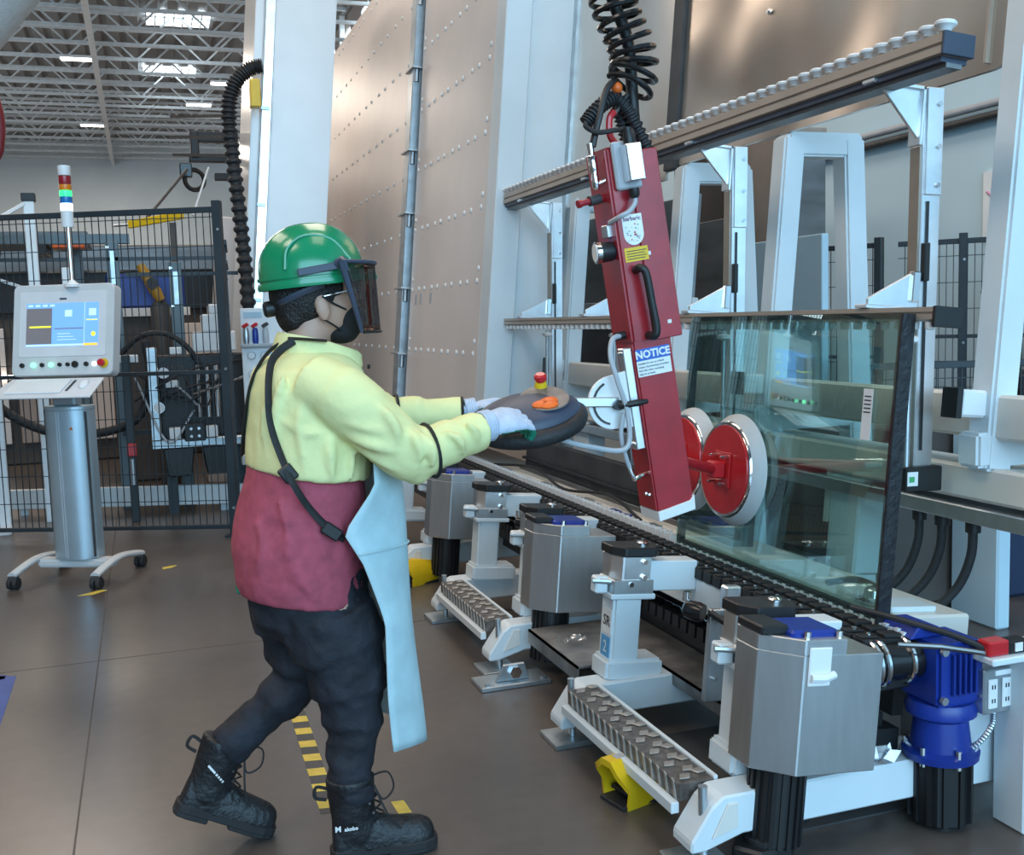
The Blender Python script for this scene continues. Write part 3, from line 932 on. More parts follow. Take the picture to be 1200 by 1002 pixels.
# --- tray sheets between the stands and flat clamp posts
mat('tray_steel', (0.28, 0.27, 0.26), 0.45, 0.85, var=0.30, scale=7)
t = thing('drip_tray', 'long flat steel tray lying on the floor beams under the conveyor', 'tray', (1.7, 3.6, 0.2))
MB().bx(1.44, 1.93, 3.55, 4.08, 0.20, 0.208).bx(1.44, 1.448, 3.55, 4.08, 0.15, 0.208).build('tray_far', 'tray_steel', t)
MB().bx(1.735, 1.93, 2.75, 3.55, 0.20, 0.207).bx(1.735, 1.743, 2.75, 3.55, 0.16, 0.207).build('tray_near', 'tray_steel', t)
MB().bx(1.735, 1.93, 2.66, 2.75, 0.15, 0.20).build('tray_lip', 'steel', t, 0.003)
for (y_, lab) in ((3.03, 'flat steel valve post with black knobs in front of the glass'), (4.72, 'flat steel valve post with black knobs behind the middle cover')):
    t = thing('valve_post', lab, 'valve', (1.78, y_, 0.2), 'steel valve posts')
    MB(MACH).bx(-0.29, -0.22, y_ - 0.012, y_ + 0.012, -0.41 if y_ < 4 else -0.615, -0.10).build('flat_post', 'steel', t, 0.003)
    MB(MACH).bx(-0.25, -0.19, y_ - 0.03, y_ + 0.01, -0.20, -0.02).build('clamp_plate', 'aluminium', t, 0.006)
    MB(MACH).lathe([(0.03, 0), (0.034, 0.02), (0.03, 0.06), (0.018, 0.07)], (-0.30, y_ + 0.02, -0.12), (-0.6, 0.8, 0.1), 12).build('valve_body', 'black_gloss', t, smooth=True)
    MB(MACH).lathe([(0.012, 0), (0.012, 0.06), (0.018, 0.062), (0.018, 0.085)], (-0.29, y_ - 0.01, -0.11), (0.5, -0.7, -0.35), 10).build('knob', 'black', t, smooth=True)
    MB(MACH).lathe([(0.016, 0), (0.016, 0.03)], (-0.33, y_ + 0.08, -0.09), (0, 0, 1), 10).build('fitting', 'chrome', t, smooth=True)
    MB(MACH).lathe([(0.008, 0), (0.008, 0.014)], (-0.26, y_ - 0.012, -0.33), (0, -1, 0), 8).build('screw', 'chrome', t, smooth=True)

# ================================================================== THE GLASS UNIT
glass_mat('pane_glass', (0.86, 0.965, 0.95), 0.008)
glass_mat('pane_glass_back', (0.89, 0.97, 0.96), 0.004)
mat('sealant', (0.014, 0.015, 0.018), 0.4, var=0.25, scale=30, bump=0.2, bscale=50)
GY0, GY1, GH0, GH1 = 2.565, 3.83, -0.030, 0.882
gu = thing('glass_unit', 'large double-glazed glass unit with black edge seal standing on the conveyor', 'glass', Mw(0.02, 3.15, GH0))
MB(MACH).bx(0.000, 0.006, GY0, GY1, GH0, GH1).build('front_pane', 'pane_glass', gu)
MB(MACH).bx(0.034, 0.040, GY0, GY1, GH0, GH1).build('back_pane', 'pane_glass_back', gu)
B = 0.022
for nm_, a in (('edge_seal', (GY0, GY0 + B, GH0, GH1)), ('edge_seal', (GY1 - B, GY1, GH0, GH1)), ('edge_seal', (GY0 + B, GY1 - B, GH0, GH0 + B * 0.7)), ('edge_seal', (GY0 + B, GY1 - B, GH1 - B * 0.7, GH1))):
    MB(MACH).bx(0.0065, 0.0335, *a).build(nm_, 'sealant', gu)
MB(MACH).bx(-0.003, 0.044, GY0 - 0.006, GY0 + 0.004, GH0 - 0.055, GH1).build('corner_strip', 'sealant', gu, 0.002)
MB(MACH).bx(-0.0015, -0.0003, 2.665, 2.71, 0.50, 0.655).build('paper_tag', 'white_plastic', gu)
for k in range(5):
    MB(MACH).bx(-0.0022, -0.0015, 2.672, 2.703, 0.63 - 0.012 * k, 0.634 - 0.012 * k).build('tag_line', 'dark_grey', gu)

# ================================================================== THE VACUUM LIFTER
LORG = Vector((1.523, 3.03, 0.835))
LT = frame(LORG, (-0.14, 0, 1), (1, 0, 0))
lf = thing('vacuum_lifter', 'red vacuum lifter with round suction cups gripping the glass', 'lifter', LORG)
L = lambda x, y, z: LT @ Vector((x, y, z))
MB(LT).bx(0.0, 0.135, 0.0, 0.13, 0.03, 1.16).build('lower_beam', 'red_paint', lf, 0.006, seg=2)
MB(LT).bx(-0.004, 0.072, -0.012, 0.14, 0.575, 1.178).build('cover', 'red_paint', lf, 0.008, seg=2)
MB(LT).bx(0.072, 0.172, -0.010, 0.14, 0.575, 1.160).build('cover_door', 'red_paint', lf, 0.003)
MB(LT).prism([(0.002, 0.0), (0.134, 0.012), (0.137, 0.062), (0.120, 0.045), (0.002, 0.032)], -0.006, 0.13, 'y').build('end_plate', 'white_plastic', lf, 0.002)
for (x_, z_) in ((0.094, 0.845), (0.132, 0.625)):
    MB(LT).bx(x_ - 0.007, x_ + 0.007, -0.013, -0.010, z_ - 0.006, z_ + 0.006).build('door_latch', 'white_plastic', lf, 0.001)
# stickers
sk = MB(LT).prism([(0.018, 0.970), (0.018, 0.91)] + [(0.052 - 0.034 * math.cos(PI * k / 10), 0.91 - 0.034 * math.sin(PI * k / 10)) for k in range(1, 10)] + [(0.086, 0.91), (0.086, 0.970)], -0.0135, -0.0122, 'y').build('maker_sticker', 'white_plastic', lf)
TX = lambda x, z, y=-0.014: LT @ Matrix.Translation((x, y, z)) @ Matrix(((1, 0, 0, 0), (0, 0, -1, 0), (0, 1, 0, 0), (0, 0, 0, 1)))
text_part('barbaric', 0.018, TX(0.052, 0.957), mat('print_plum', (0.12, 0.02, 0.06)) and 'print_plum', sk, bold=0.0002)
dots = MB(LT)
for k in range(26):
    a, b = random.uniform(0.026, 0.078), random.uniform(0.885, 0.940)
    q = random.uniform(0.0012, 0.003)
    dots.cur = k % 3
    dots.box((a, -0.0139, b), (q * 2, 0.0006, q * 1.4))
o = dots.build('sticker_dots', ['red_bright', 'dark_grey', 'grey_plastic'], sk)
o['kind'] = 'stuff'
yk = MB(LT).bx(0.012, 0.092, -0.0135, -0.0122, 0.827, 0.870).build('yellow_sticker', 'yellow_paint', lf)
for k in range(4):
    MB(LT).bx(0.018, 0.086 - 0.006 * (k % 2), -0.0141, -0.0135, 0.858 - 0.008 * k, 0.8605 - 0.008 * k).build('sticker_line', 'dark_grey', yk)
ns = MB(LT).bx(0.004, 0.122, -0.0018, -0.0003, 0.468, 0.518).build('notice_sticker', 'white_plastic', lf)
MB(LT).bx(0.004, 0.122, -0.0018, -0.0003, 0.518, 0.555).build('notice_band', mat('notice_blue', (0.03, 0.12, 0.48), 0.4), ns)
text_part('NOTICE', 0.033, TX(0.063, 0.536, -0.0022), 'white_plastic', ns, bold=0.0012)
for k, tx in enumerate(('Suitable for use on a fixed', 'means of protecting secondary', 'Risk falls when conveying', 'objects or loads')):
    text_part(tx, 0.0085, TX(0.008, 0.509 - 0.011 * k, -0.0022), 'dark_grey', ns, align='LEFT')
# black grab handle
MB(LT).tube(bez([(0.040, -0.012, 0.800), (0.042, -0.045, 0.805), (0.055, -0.052, 0.785), (0.060, -0.052, 0.70), (0.064, -0.052, 0.615), (0.056, -0.045, 0.592), (0.052, -0.012, 0.595)], 30), 0.013, 10).build('grab_handle', 'black', lf, smooth=True)
# gauge
gg = MB(LT).lathe([(0.024, 0), (0.030, 0.012), (0.032, 0.05)], (0.0, 0.03, 0.868), (-1, 0.12, 0.05), 18).build('pressure_gauge', 'black', lf, smooth=True)
MB(LT).lathe([(0.033, 0.048), (0.034, 0.062), (0.028, 0.064)], (0.0, 0.03, 0.868), (-1, 0.12, 0.05), 18).build('bezel', 'chrome', gg, smooth=True)
MB(LT).lathe([(0.028, 0.060), (0.028, 0.0655)], (0.0, 0.03, 0.868), (-1, 0.12, 0.05), 18).build('dial', 'white_plastic', gg)
# red knob
kn = MB(LT).lathe([(0.014, 0), (0.014, 0.05), (0.010, 0.052), (0.010, 0.085), (0.013, 0.086), (0.013, 0.096)], (0.0, 0.05, 1.035), (-1, -0.1, -0.1), 12).build('side_knob', 'red_paint', lf, smooth=True)
MB(LT).lathe([(0.016, 0.015), (0.016, 0.055)], (0.0, 0.05, 1.035), (-1, -0.1, -0.1), 12).build('knob_collar', 'dark_grey', kn, smooth=True)
# valve block on the side
MB(LT).bx(-0.022, 0.0, 0.02, 0.06, 0.91, 0.95).build('valve_block', 'steel', lf, 0.003)
# junction box
jb = MB(LT).bx(0.036, 0.088, -0.078, -0.030, 1.065, 1.175).build('junction_box', 'aluminium', lf, 0.003)
MB(LT).bx(0.012, 0.098, -0.032, -0.012, 1.045, 1.19).build('box_base', 'grey_plastic', jb, 0.006)
MB(LT).lathe([(0.016, 0), (0.018, 0.02), (0.013, 0.035), (0.012, 0.05)], (0.062, -0.05, 1.175), (0, 0, 1), 12).build('cable_gland', 'black', jb, smooth=True)
MB(LT).lathe([(0.016, 0), (0.016, 0.02), (0.010, 0.03)], (0.058, -0.045, 1.045), (0, 0, -1), 12).build('lower_gland', 'black', jb, smooth=True)
MB(LT).tube(bez([(0.058, -0.045, 1.02), (0.054, -0.047, 1.00), (0.032, -0.045, 0.978), (0.005, -0.035, 0.968), (-0.008, 0.02, 0.955)], 20), 0.0075, 8).build('grey_lead', 'grey_plastic', lf, smooth=True)
# silver hose coupling on the left
cp = MB(LT).lathe([(0.008, 1.06), (0.012, 1.07), (0.012, 1.10), (0.010, 1.105), (0.014, 1.12), (0.014, 1.16), (0.010, 1.165), (0.011, 1.20)], (-0.030, 0.03, 0), n=12).build('hose_coupling', 'chrome', lf, smooth=True)
MB(LT).cyl((-0.03, 0.03, 1.075), (0.02, 0.01, 1.09), 0.007).build('coupling_arm', 'chrome', cp, smooth=True)
# aluminium side rail with the white pivot plate
MB(LT).bx(-0.030, 0.0, 0.015, 0.055, 0.24, 0.565).build('side_rail', 'aluminium', lf, 0.003)
sr = MB(LT)
for z_ in (0.258, 0.548):
    for y_ in (0.025, 0.045):
        sr.cyl((-0.030, y_, z_), (-0.036, y_, z_), 0.006, n=8)
sr.build('rail_screws', 'chrome', lf)['kind'] = 'stuff'
pl = [(-0.028, 0.315), (-0.028, 0.495), (-0.085, 0.49)] + [(-0.085 + 0.085 * math.cos(a), 0.405 + 0.085 * math.sin(a)) for a in [R(90 + 12 * k) for k in range(1, 15)]] + [(-0.085, 0.32)]
MB(LT).prism(pl, 0.02, 0.032, 'y').build('pivot_plate', 'white_plastic', lf, 0.002)
sl = MB(LT)
for k in range(10):
    a = R(110 + 14 * k)
    a2 = R(110 + 14 * (k + 1))
    sl.beam((-0.085 + 0.068 * math.cos(a), 0.018, 0.405 + 0.068 * math.sin(a)), (-0.085 + 0.068 * math.cos(a2), 0.018, 0.405 + 0.068 * math.sin(a2)), 0.006, 0.006)
sl.build('plate_slot', 'dark_grey', lf)['kind'] = 'stuff'
lv = MB(LT).tube([(-0.075, 0.0, 0.395), (-0.06, -0.02, 0.395), (-0.02, -0.024, 0.395), (0.012, -0.02, 0.393)], [0.014, 0.010, 0.011, 0.007], 10).build('lock_lever', 'black', lf, smooth=True)
MB(LT).lathe([(0.016, 0), (0.016, 0.03)], (-0.078, 0.02, 0.397), (0, -1, 0), 12).build('lever_boss', 'black', lv, smooth=True)
# lower pneumatic elbow
MB(LT).tube([(0.0, 0.03, 0.155), (-0.03, 0.02, 0.155), (-0.055, 0.015, 0.15), (-0.062, 0.015, 0.175), (-0.065, 0.015, 0.19)], 0.008, 8).build('elbow_fitting', 'chrome', lf, smooth=True)
for (y_, z_) in ((-0.001, 0.07), (-0.001, 0.07)):
    pass
for x_ in (0.006, 0.03):
    MB(LT).lathe([(0.007, 0), (0.005, 0.005)], (-0.001, 0.03 + x_, 0.085), (-1, 0, 0), 8).build('screw', 'chrome', lf, smooth=True)

# suction cups on the glass
for (y_, h_, lab) in ((3.40, 0.320, 'near'), (3.735, 0.320, 'far')):
    c_ = MB(MACH).lathe([(0.165, -0.050), (0.174, -0.050), (0.178, -0.046), (0.203, -0.012), (0.205, -0.002), (0.165, -0.001)], (0, y_, h_), (1, 0, 0), 40).build('suction_cup', mat('cup_rubber', (0.52, 0.52, 0.52), 0.6, var=0.04) if 'cup_rubber' not in MATS else 'cup_rubber', lf, smooth=True)
    MB(MACH).lathe([(0.163, -0.054), (0.172, -0.056), (0.176, -0.052), (0.178, -0.045), (0.165, -0.044)], (0, y_, h_), (1, 0, 0), 40).build('rim_ring', 'chrome', c_, smooth=True)
    MB(MACH).lathe([(0.02, -0.058), (0.161, -0.058), (0.163, -0.054), (0.163, -0.045)], (0, y_, h_), (1, 0, 0), 40).build('disc', 'red_bright', c_, smooth=True)
    MB(MACH).bx(-0.065, -0.058, y_ - 0.055, y_ + 0.055, h_ - 0.065, h_ + 0.065).build('bolt_plate', 'red_bright', c_, 0.003)
    MB(MACH).bx(-0.113, -0.065, y_ - 0.03, y_ + 0.03, h_ - 0.03, h_ + 0.03).build('socket', 'red_bright', c_, 0.006)
    for a in (-1, 1):
        for b in (-1, 1):
            MB(MACH).lathe([(0.008, 0), (0.008, 0.018), (0.005, 0.03)], (-0.065, y_ + 0.038 * a, h_ + 0.048 * b), (-1, 0, 0), 8).build('stud', 'chrome', c_, smooth=True)
    s0 = L(0.13, 0.09, 0.165 if lab == 'near' else 0.16)
    s1 = Mw(-0.10, y_, h_)
    md = s0.lerp(s1, 0.35)
    MB().cyl(s0, s1, 0.019, n=12).build('cup_arm', 'red_paint', c_, smooth=True)
    MB().cyl(s0, s0.lerp(s1, 0.14), 0.030, n=16).build('arm_nut', 'chrome', c_, smooth=True)

# operating handle the worker holds
HC = Vector((1.095, 3.04, 1.205))
HT_ = Matrix.Translation(HC) @ Matrix.Rotation(R(-9), 4, 'Y') @ Matrix.Rotation(R(20), 4, 'X')
oh = thing('operating_handle', 'dark oval control handle with orange buttons held in both gloved hands', 'handle', HC)
MB(HT_).sphere((0, 0, 0), 0.170, 0.115, 0.050, 28, 10).build('housing', 'slate', oh, smooth=True)
grip = MB(HT_)
grip.tube([(0.160 * math.cos(a), 0.128 * math.sin(a), -0.020) for a in [2 * PI * k / 36 for k in range(37)]], 0.027, 10, hint=(0, 0, 1))
grip.build('ring_grip', 'black_rubber', oh, smooth=True)
MB(HT_).prism([(0.055 + 0.075 * math.cos(a), 0.0 + 0.085 * math.sin(a)) for a in [2 * PI * k / 24 for k in range(24)]], 0.038, 0.045, 'z').build('top_panel', mat('worn_panel', (0.20, 0.16, 0.14), 0.5, var=0.25, scale=20), oh, 0.002)
for k, (x_, y_) in enumerate(((0.025, -0.045), (0.045, -0.060), (0.055, -0.035), (-0.085, -0.05))):
    MB(HT_).lathe([(0.021, 0.040), (0.022, 0.050), (0.014, 0.056)], (x_, y_, 0 if k < 3 else -0.010), n=12, sx=1.3).build('orange_button', 'orange', oh, smooth=True)
es = MB(HT_).lathe([(0.018, 0.0), (0.020, 0.05), (0.017, 0.062)], (0.075, 0.075, 0.0), n=14).build('stop_base', 'yellow_paint', oh, smooth=True)
MB(HT_).lathe([(0.013, 0.060), (0.013, 0.068), (0.020, 0.070), (0.020, 0.082), (0.014, 0.088)], (0.075, 0.075, 0.0), n=14).build('stop_button', 'red_bright', es, smooth=True)
hb0 = HT_ @ Vector((0.15, 0.0, 0.005))
MB().beam(hb0, L(-0.07, 0.01, 0.405), 0.030, 0.012).build('handle_bar', 'aluminium', lf, 0.003)
MB(HT_).bx(0.02, 0.10, -0.04, 0.04, -0.075, -0.03).build('under_block', 'black', oh, 0.006)
hs0 = HT_ @ Vector((0.05, -0.02, -0.075))
MB().tube(bez([hs0, hs0 + Vector((0.03, -0.02, -0.012)), hs0 + Vector((0.12, -0.03, -0.04)), L(-0.085, -0.02, 0.26), L(-0.060, -0.02, 0.36), L(-0.075, -0.015, 0.47), L(-0.080, 0.0, 0.55), L(-0.055, 0.02, 0.60), L(-0.01, 0.04, 0.605)], 56), 0.0085, 8).build('grey_hose', 'grey_plastic', lf, smooth=True)
MB().tube(bez([L(-0.070, -0.01, 0.37), L(-0.085, 0.0, 0.30), L(-0.075, 0.01, 0.23), L(-0.065, 0.015, 0.19)], 20), 0.0075, 8).build('grey_hose', 'grey_plastic', lf, smooth=True)
MB(LT).lathe([(0.014, 0), (0.014, 0.035)], (-0.035, 0.04, 0.605), (1, 0, 0), 10).build('hose_nut', 'black', lf, smooth=True)

# coiled black supply hoses above the lifter: coil axis hangs from the hoist out of frame
ch = thing('coiled_hose', 'glossy black coiled air hose hanging above the red lifter', 'hose', (1.50, 3.12, 2.2))
axis = bez([(1.36, 3.14, 3.30), (1.375, 3.14, 2.95), (1.42, 3.14, 2.60), (1.455, 3.13, 2.44), (1.500, 3.12, 2.33), (1.510, 3.12, 2.26), (1.487, 3.12, 2.20)], 90)
turns = 31
hp = []
N = 620
acc = [0.0]
for i in range(len(axis) - 1):
    acc.append(acc[-1] + (axis[i + 1] - axis[i]).length)
for i in range(N + 1):
    t_ = i / N
    tgt = t_ * acc[-1]
    q = next((j for j in range(len(acc) - 1) if acc[j + 1] >= tgt), len(acc) - 2)
    q = q + (tgt - acc[q]) / max(1e-6, acc[q + 1] - acc[q])
    q = min(q, len(axis) - 1.0001)
    a0 = axis[int(q)].lerp(axis[min(int(q) + 1, len(axis) - 1)], q - int(q))
    tan = (axis[min(int(q) + 1, len(axis) - 1)] - axis[max(int(q) - 1, 0)]).normalized()
    ux = Vector((0, 1, 0)).cross(tan).normalized()
    ph = 2 * PI * turns * t_
    rr = 0.070
    hp.append(a0 + ux * (rr * math.cos(ph)) + Vector((0, 1, 0)) * (rr * math.sin(ph)) + Vector((0, 0, 0.010 * math.cos(ph * 1.0))))
MB().tube(hp, 0.0095, 7).build('coil', 'black_gloss', ch, smooth=True)
MB().tube(bez([(1.36, 3.14, 3.30), (1.42, 3.14, 2.60), (1.485, 3.12, 2.36), (1.50, 3.12, 2.22), (1.512, 3.13, 2.10), (1.535, 3.13, 2.0)], 40), 0.019, 10).build('inner_hose', 'black', ch, smooth=True)


def corrugated(pts, r_, pitch, name, parent, m='black_rubber'):
    c = bez(pts, 40)
    tot = sum((c[i + 1] - c[i]).length for i in range(len(c) - 1))
    k = int(tot / pitch * 4)
    out, rad = [], []
    for i in range(k + 1):
        q = i / k * (len(c) - 1)
        out.append(c[int(q)].lerp(c[min(int(q) + 1, len(c) - 1)], q - int(q)))
        rad.append(r_ * (1.0 if i % 4 < 2 else 0.72))
    return MB().tube(out, rad, 10).build(name, m, parent, smooth=True)


corrugated([(1.325, 3.08, 2.085), (1.35, 3.08, 2.115), (1.395, 3.09, 2.15), (1.435, 3.10, 2.165), (1.475, 3.10, 2.13), (1.515, 3.10, 2.06), (1.545, 3.09, 1.99), (1.535, 3.07, 1.945), (1.515, 3.05, 1.95)], 0.024, 0.014, 'spiral_cable', ch)
corrugated([(1.455, 3.14, 2.16), (1.475, 3.14, 2.10), (1.495, 3.14, 2.03), (1.51, 3.13, 1.96)], 0.024, 0.014, 'spiral_cable', ch)
MB().tube(bez([(1.325, 3.07, 2.09), (1.315, 3.06, 2.07), (1.345, 3.04, 2.05), (1.40, 3.02, 2.055), (1.435, 2.995, 2.05), (1.438, 2.985, 2.01)], 30), 0.008, 8).build('cable_tail', 'black_rubber', ch, smooth=True)
MB().tube(bez([(1.44, 3.10, 2.215), (1.41, 3.08, 2.205), (1.385, 3.07, 2.17), (1.36, 3.06, 2.10), (1.345, 3.06, 2.05), (1.335, 3.06, 2.01)], 30), 0.011, 8).build('feed_hose', 'black', ch, smooth=True)
MB().sphere((1.435, 3.09, 2.195), 0.018, n=12, k=8).build('orange_ball', 'orange', ch, smooth=True)
hk = thing('lifting_hook', 'small red lifting hook at the head of the lifter under the coils', 'hook', L(0.06, 0.06, 1.18))
MB().tube(bez([L(0.075, 0.06, 1.185), L(0.055, 0.06, 1.22), L(0.062, 0.06, 1.27), L(0.080, 0.06, 1.29)], 16), 0.011, 8).build('shank', 'red_bright', hk, smooth=True)
MB().cyl(L(0.080, 0.06, 1.28), (1.50, 3.13, 2.20), 0.008).build('chain_bar', 'steel_dark', hk, smooth=True)

# ================================================================== NEAR RIGHT: GEAR MOTOR, OUTLET, PEDALS
gm = thing('gear_motor', 'cobalt blue gear motor on a black ribbed motor at the lower right', 'motor', (2.12, 2.42, 0))
MB().bx(2.03, 2.19, 2.34, 2.50, 0.375, 0.555).build('gearbox', 'blue_paint', gm, 0.010, seg=2)
for k in range(5):
    MB().bx(2.072 + 0.019 * k, 2.079 + 0.019 * k, 2.326, 2.34, 0.41, 0.53).build('cooling_fin', 'blue_paint', gm, 0.002)
for (x_, z_) in ((2.045, 0.40), (2.175, 0.40), (2.045, 0.54), (2.175, 0.54)):
    MB().lathe([(0.012, 0), (0.012, 0.012)], (x_, 2.34, z_), (0, -1, 0), 6).build('gear_bolt', 'steel', gm)
MB().lathe([(0.105, 0.205), (0.108, 0.225), (0.085, 0.235), (0.075, 0.32), (0.098, 0.335), (0.10, 0.355), (0.09, 0.375)], (2.108, 2.42, 0), n=20).build('bell_flange', 'blue_paint', gm, smooth=True)
for k in range(6):
    a = R(-160 + 60 * k)
    MB().lathe([(0.008, 0.195), (0.008, 0.25)], (2.108 + 0.094 * math.cos(a), 2.42 + 0.094 * math.sin(a), 0), n=8).build('flange_bolt', 'chrome', gm, smooth=True)
mo = MB().lathe([(0.082, 0.012), (0.085, 0.02), (0.085, 0.205)], (2.108, 2.42, 0), n=8)
for k in range(12):
    a = 2 * PI * k / 12
    mo.box((2.108 + 0.084 * math.cos(a), 2.42 + 0.084 * math.sin(a), 0.11), (0.012, 0.014, 0.18), Matrix.Rotation(a, 4, 'Z'))
mo.build('motor', 'black', gm)
MB().cyl((2.108, 2.42, 0), (2.108, 2.42, 0.014), 0.06).build('motor_foot', 'black_rubber', gm)
sh = MB().cyl((1.86, 2.45, 0.495), (2.03, 2.44, 0.495), 0.055, n=20).build('shaft_coupling', 'black_gloss', gm, smooth=True)
for x_ in (1.875, 1.90, 1.985):
    MB().lathe([(0.066, 0), (0.070, 0.004), (0.070, 0.012), (0.066, 0.016)], (x_, 2.449, 0.495), (1, -0.05, 0), 24).build('clamp_ring', 'chrome', sh, smooth=True)
MB().bx(1.83, 2.02, 2.44, 2.52, 0.41, 0.45).build('bearing_block', 'black', gm, 0.006)
MB().prism([(2.0, 0.555), (2.12, 0.555), (2.10, 0.585), (2.03, 0.59)], 2.42, 2.56, 'y').build('upper_cover', 'blue_paint', gm, 0.004)

SHX = Matrix.Translation((-0.055, 0, 0))
wp = thing('white_bracket', 'white sheet-metal end leg at the right edge of the picture', 'bracket', (2.45, 2.35, 0))
MB(SHX).bx(2.315, 2.44, 2.26, 2.38, 0.0, 0.505).build('leg', 'paint', wp, 0.006)
MB(SHX).bx(2.20, 2.50, 2.26, 2.40, 0.505, 0.525).build('top_plate', 'paint', wp, 0.004)
MB(SHX).bx(2.19, 2.44, 2.40, 2.46, 0.10, 0.32).build('back_plate', 'paint', wp, 0.004)
MB(SHX).bx(2.20, 2.7, 2.60, 2.75, 0.02, 0.12).build('floor_tube', 'paint', wp, 0.008)
ob = thing('outlet_box', 'grey outlet box with two white sockets beside the blue gear motor', 'outlet', (2.26, 2.33, 0.42))
MB(SHX).bx(2.222, 2.322, 2.318, 2.37, 0.345, 0.475).build('box', 'zinc', ob, 0.004)
for (x0, x1) in ((2.236, 2.268), (2.284, 2.315)):
    s_o = MB(SHX).bx(x0, x1, 2.313, 2.318, 0.362, 0.447).build('socket_plate', 'white_plastic', ob, 0.002)
    for z_ in (0.385, 0.425):
        MB(SHX).bx(x0 + 0.010, x0 + 0.014, 2.3122, 2.313, z_ - 0.006, z_ + 0.006).build('slot', 'black', s_o)
        MB(SHX).bx(x0 + 0.019, x0 + 0.023, 2.3122, 2.313, z_ - 0.006, z_ + 0.006).build('slot', 'black', s_o)
MB(SHX).bx(2.26, 2.315, 2.315, 2.318, 0.456, 0.470).build('plate_text', 'white_plastic', ob)
fc = bez([(2.27, 2.33, 0.345), (2.265, 2.33, 0.31), (2.245, 2.34, 0.27), (2.22, 2.36, 0.235), (2.19, 2.39, 0.215)], 40)
rad = [0.009 if i % 2 else 0.0068 for i in range(len(fc))]
MB(SHX).tube(fc, rad, 8).build('flex_conduit', 'zinc', ob)
rs = thing('red_switch', 'small red and black safety switch on the white end leg', 'switch', (2.33, 2.31, 0.525))
MB(SHX).bx(2.205, 2.275, 2.28, 2.33, 0.525, 0.568).build('body', 'red_bright', rs, 0.005)
MB(SHX).bx(2.275, 2.345, 2.28, 2.33, 0.525, 0.562).build('cap', 'black', rs, 0.005)
MB(SHX).bx(2.292, 2.318, 2.277, 2.28, 0.533, 0.557).build('mark', 'white_plastic', rs)
MB(SHX).tube(bez([(2.345, 2.305, 0.545), (2.38, 2.30, 0.555), (2.42, 2.28, 0.53), (2.46, 2.25, 0.48)], 16), 0.008, 8).build('lead', 'black_rubber', rs, smooth=True)
MB(SHX).tube(bez([(2.21, 2.305, 0.545), (2.15, 2.36, 0.575), (2.05, 2.48, 0.605), (1.99, 2.60, 0.615)], 20), 0.009, 8).build('lead', 'black_rubber', rs, smooth=True)
MB(SHX).tube([(2.21, 2.30, 0.533), (2.08, 2.33, 0.560), (1.98, 2.38, 0.565)], 0.008, 8).build('rod', 'steel_dark', rs, smooth=True)
# clear cup with a cable just right of the glass corner
cu_ = thing('sensor_head', 'clear round sensor head with a black lead behind the glass corner', 'sensor', Mw(0.16, 2.74, -0.02))
MB(MACH).lathe([(0.065, -0.028), (0.065, -0.02), (0.035, -0.012), (0.030, 0.010), (0.014, 0.02)], (0.17, 2.80, 0), n=18).build('head', 'chrome', cu_, smooth=True)
MB(MACH).tube(bez([(0.18, 2.80, 0.018), (0.14, 2.86, 0.03), (0.10, 2.95, 0.0)], 12), 0.011, 8).build('lead', 'black_rubber', cu_, smooth=True)
MB(MACH).bx(0.13, 0.30, 2.66, 2.78, -0.03, -0.012).build('plate', 'paint', cu_, 0.003)

# cables dropping from the channel on the right
for k, (n_, y_, lab) in enumerate(((0.45, 2.95, 'left'), (0.45, 2.84, 'middle'), (0.45, 2.70, 'right'))):
    p0 = Mw(n_, y_, 0.25)
    t = thing('cable', 'thick black cable bending down from the steel channel, %s of three' % {'left': 'leftmost', 'middle': 'middle one', 'right': 'rightmost'}[lab], 'cable', p0, 'black cables under the channel')
    MB().tube(bez([p0, p0 + Vector((0.0, 0.01, -0.12)), p0 + Vector((-0.03, 0.05, -0.24)), p0 + Vector((-0.12, 0.12, -0.34)), p0 + Vector((-0.22, 0.20, -0.38))], 24), 0.015, 10).build('cable_run', 'black_rubber', t, smooth=True)
    MB().cyl(p0 + Vector((0, 0, -0.035)), p0 + Vector((0, 0, 0.005)), 0.024, n=10).build('gland', 'black', t, smooth=True)

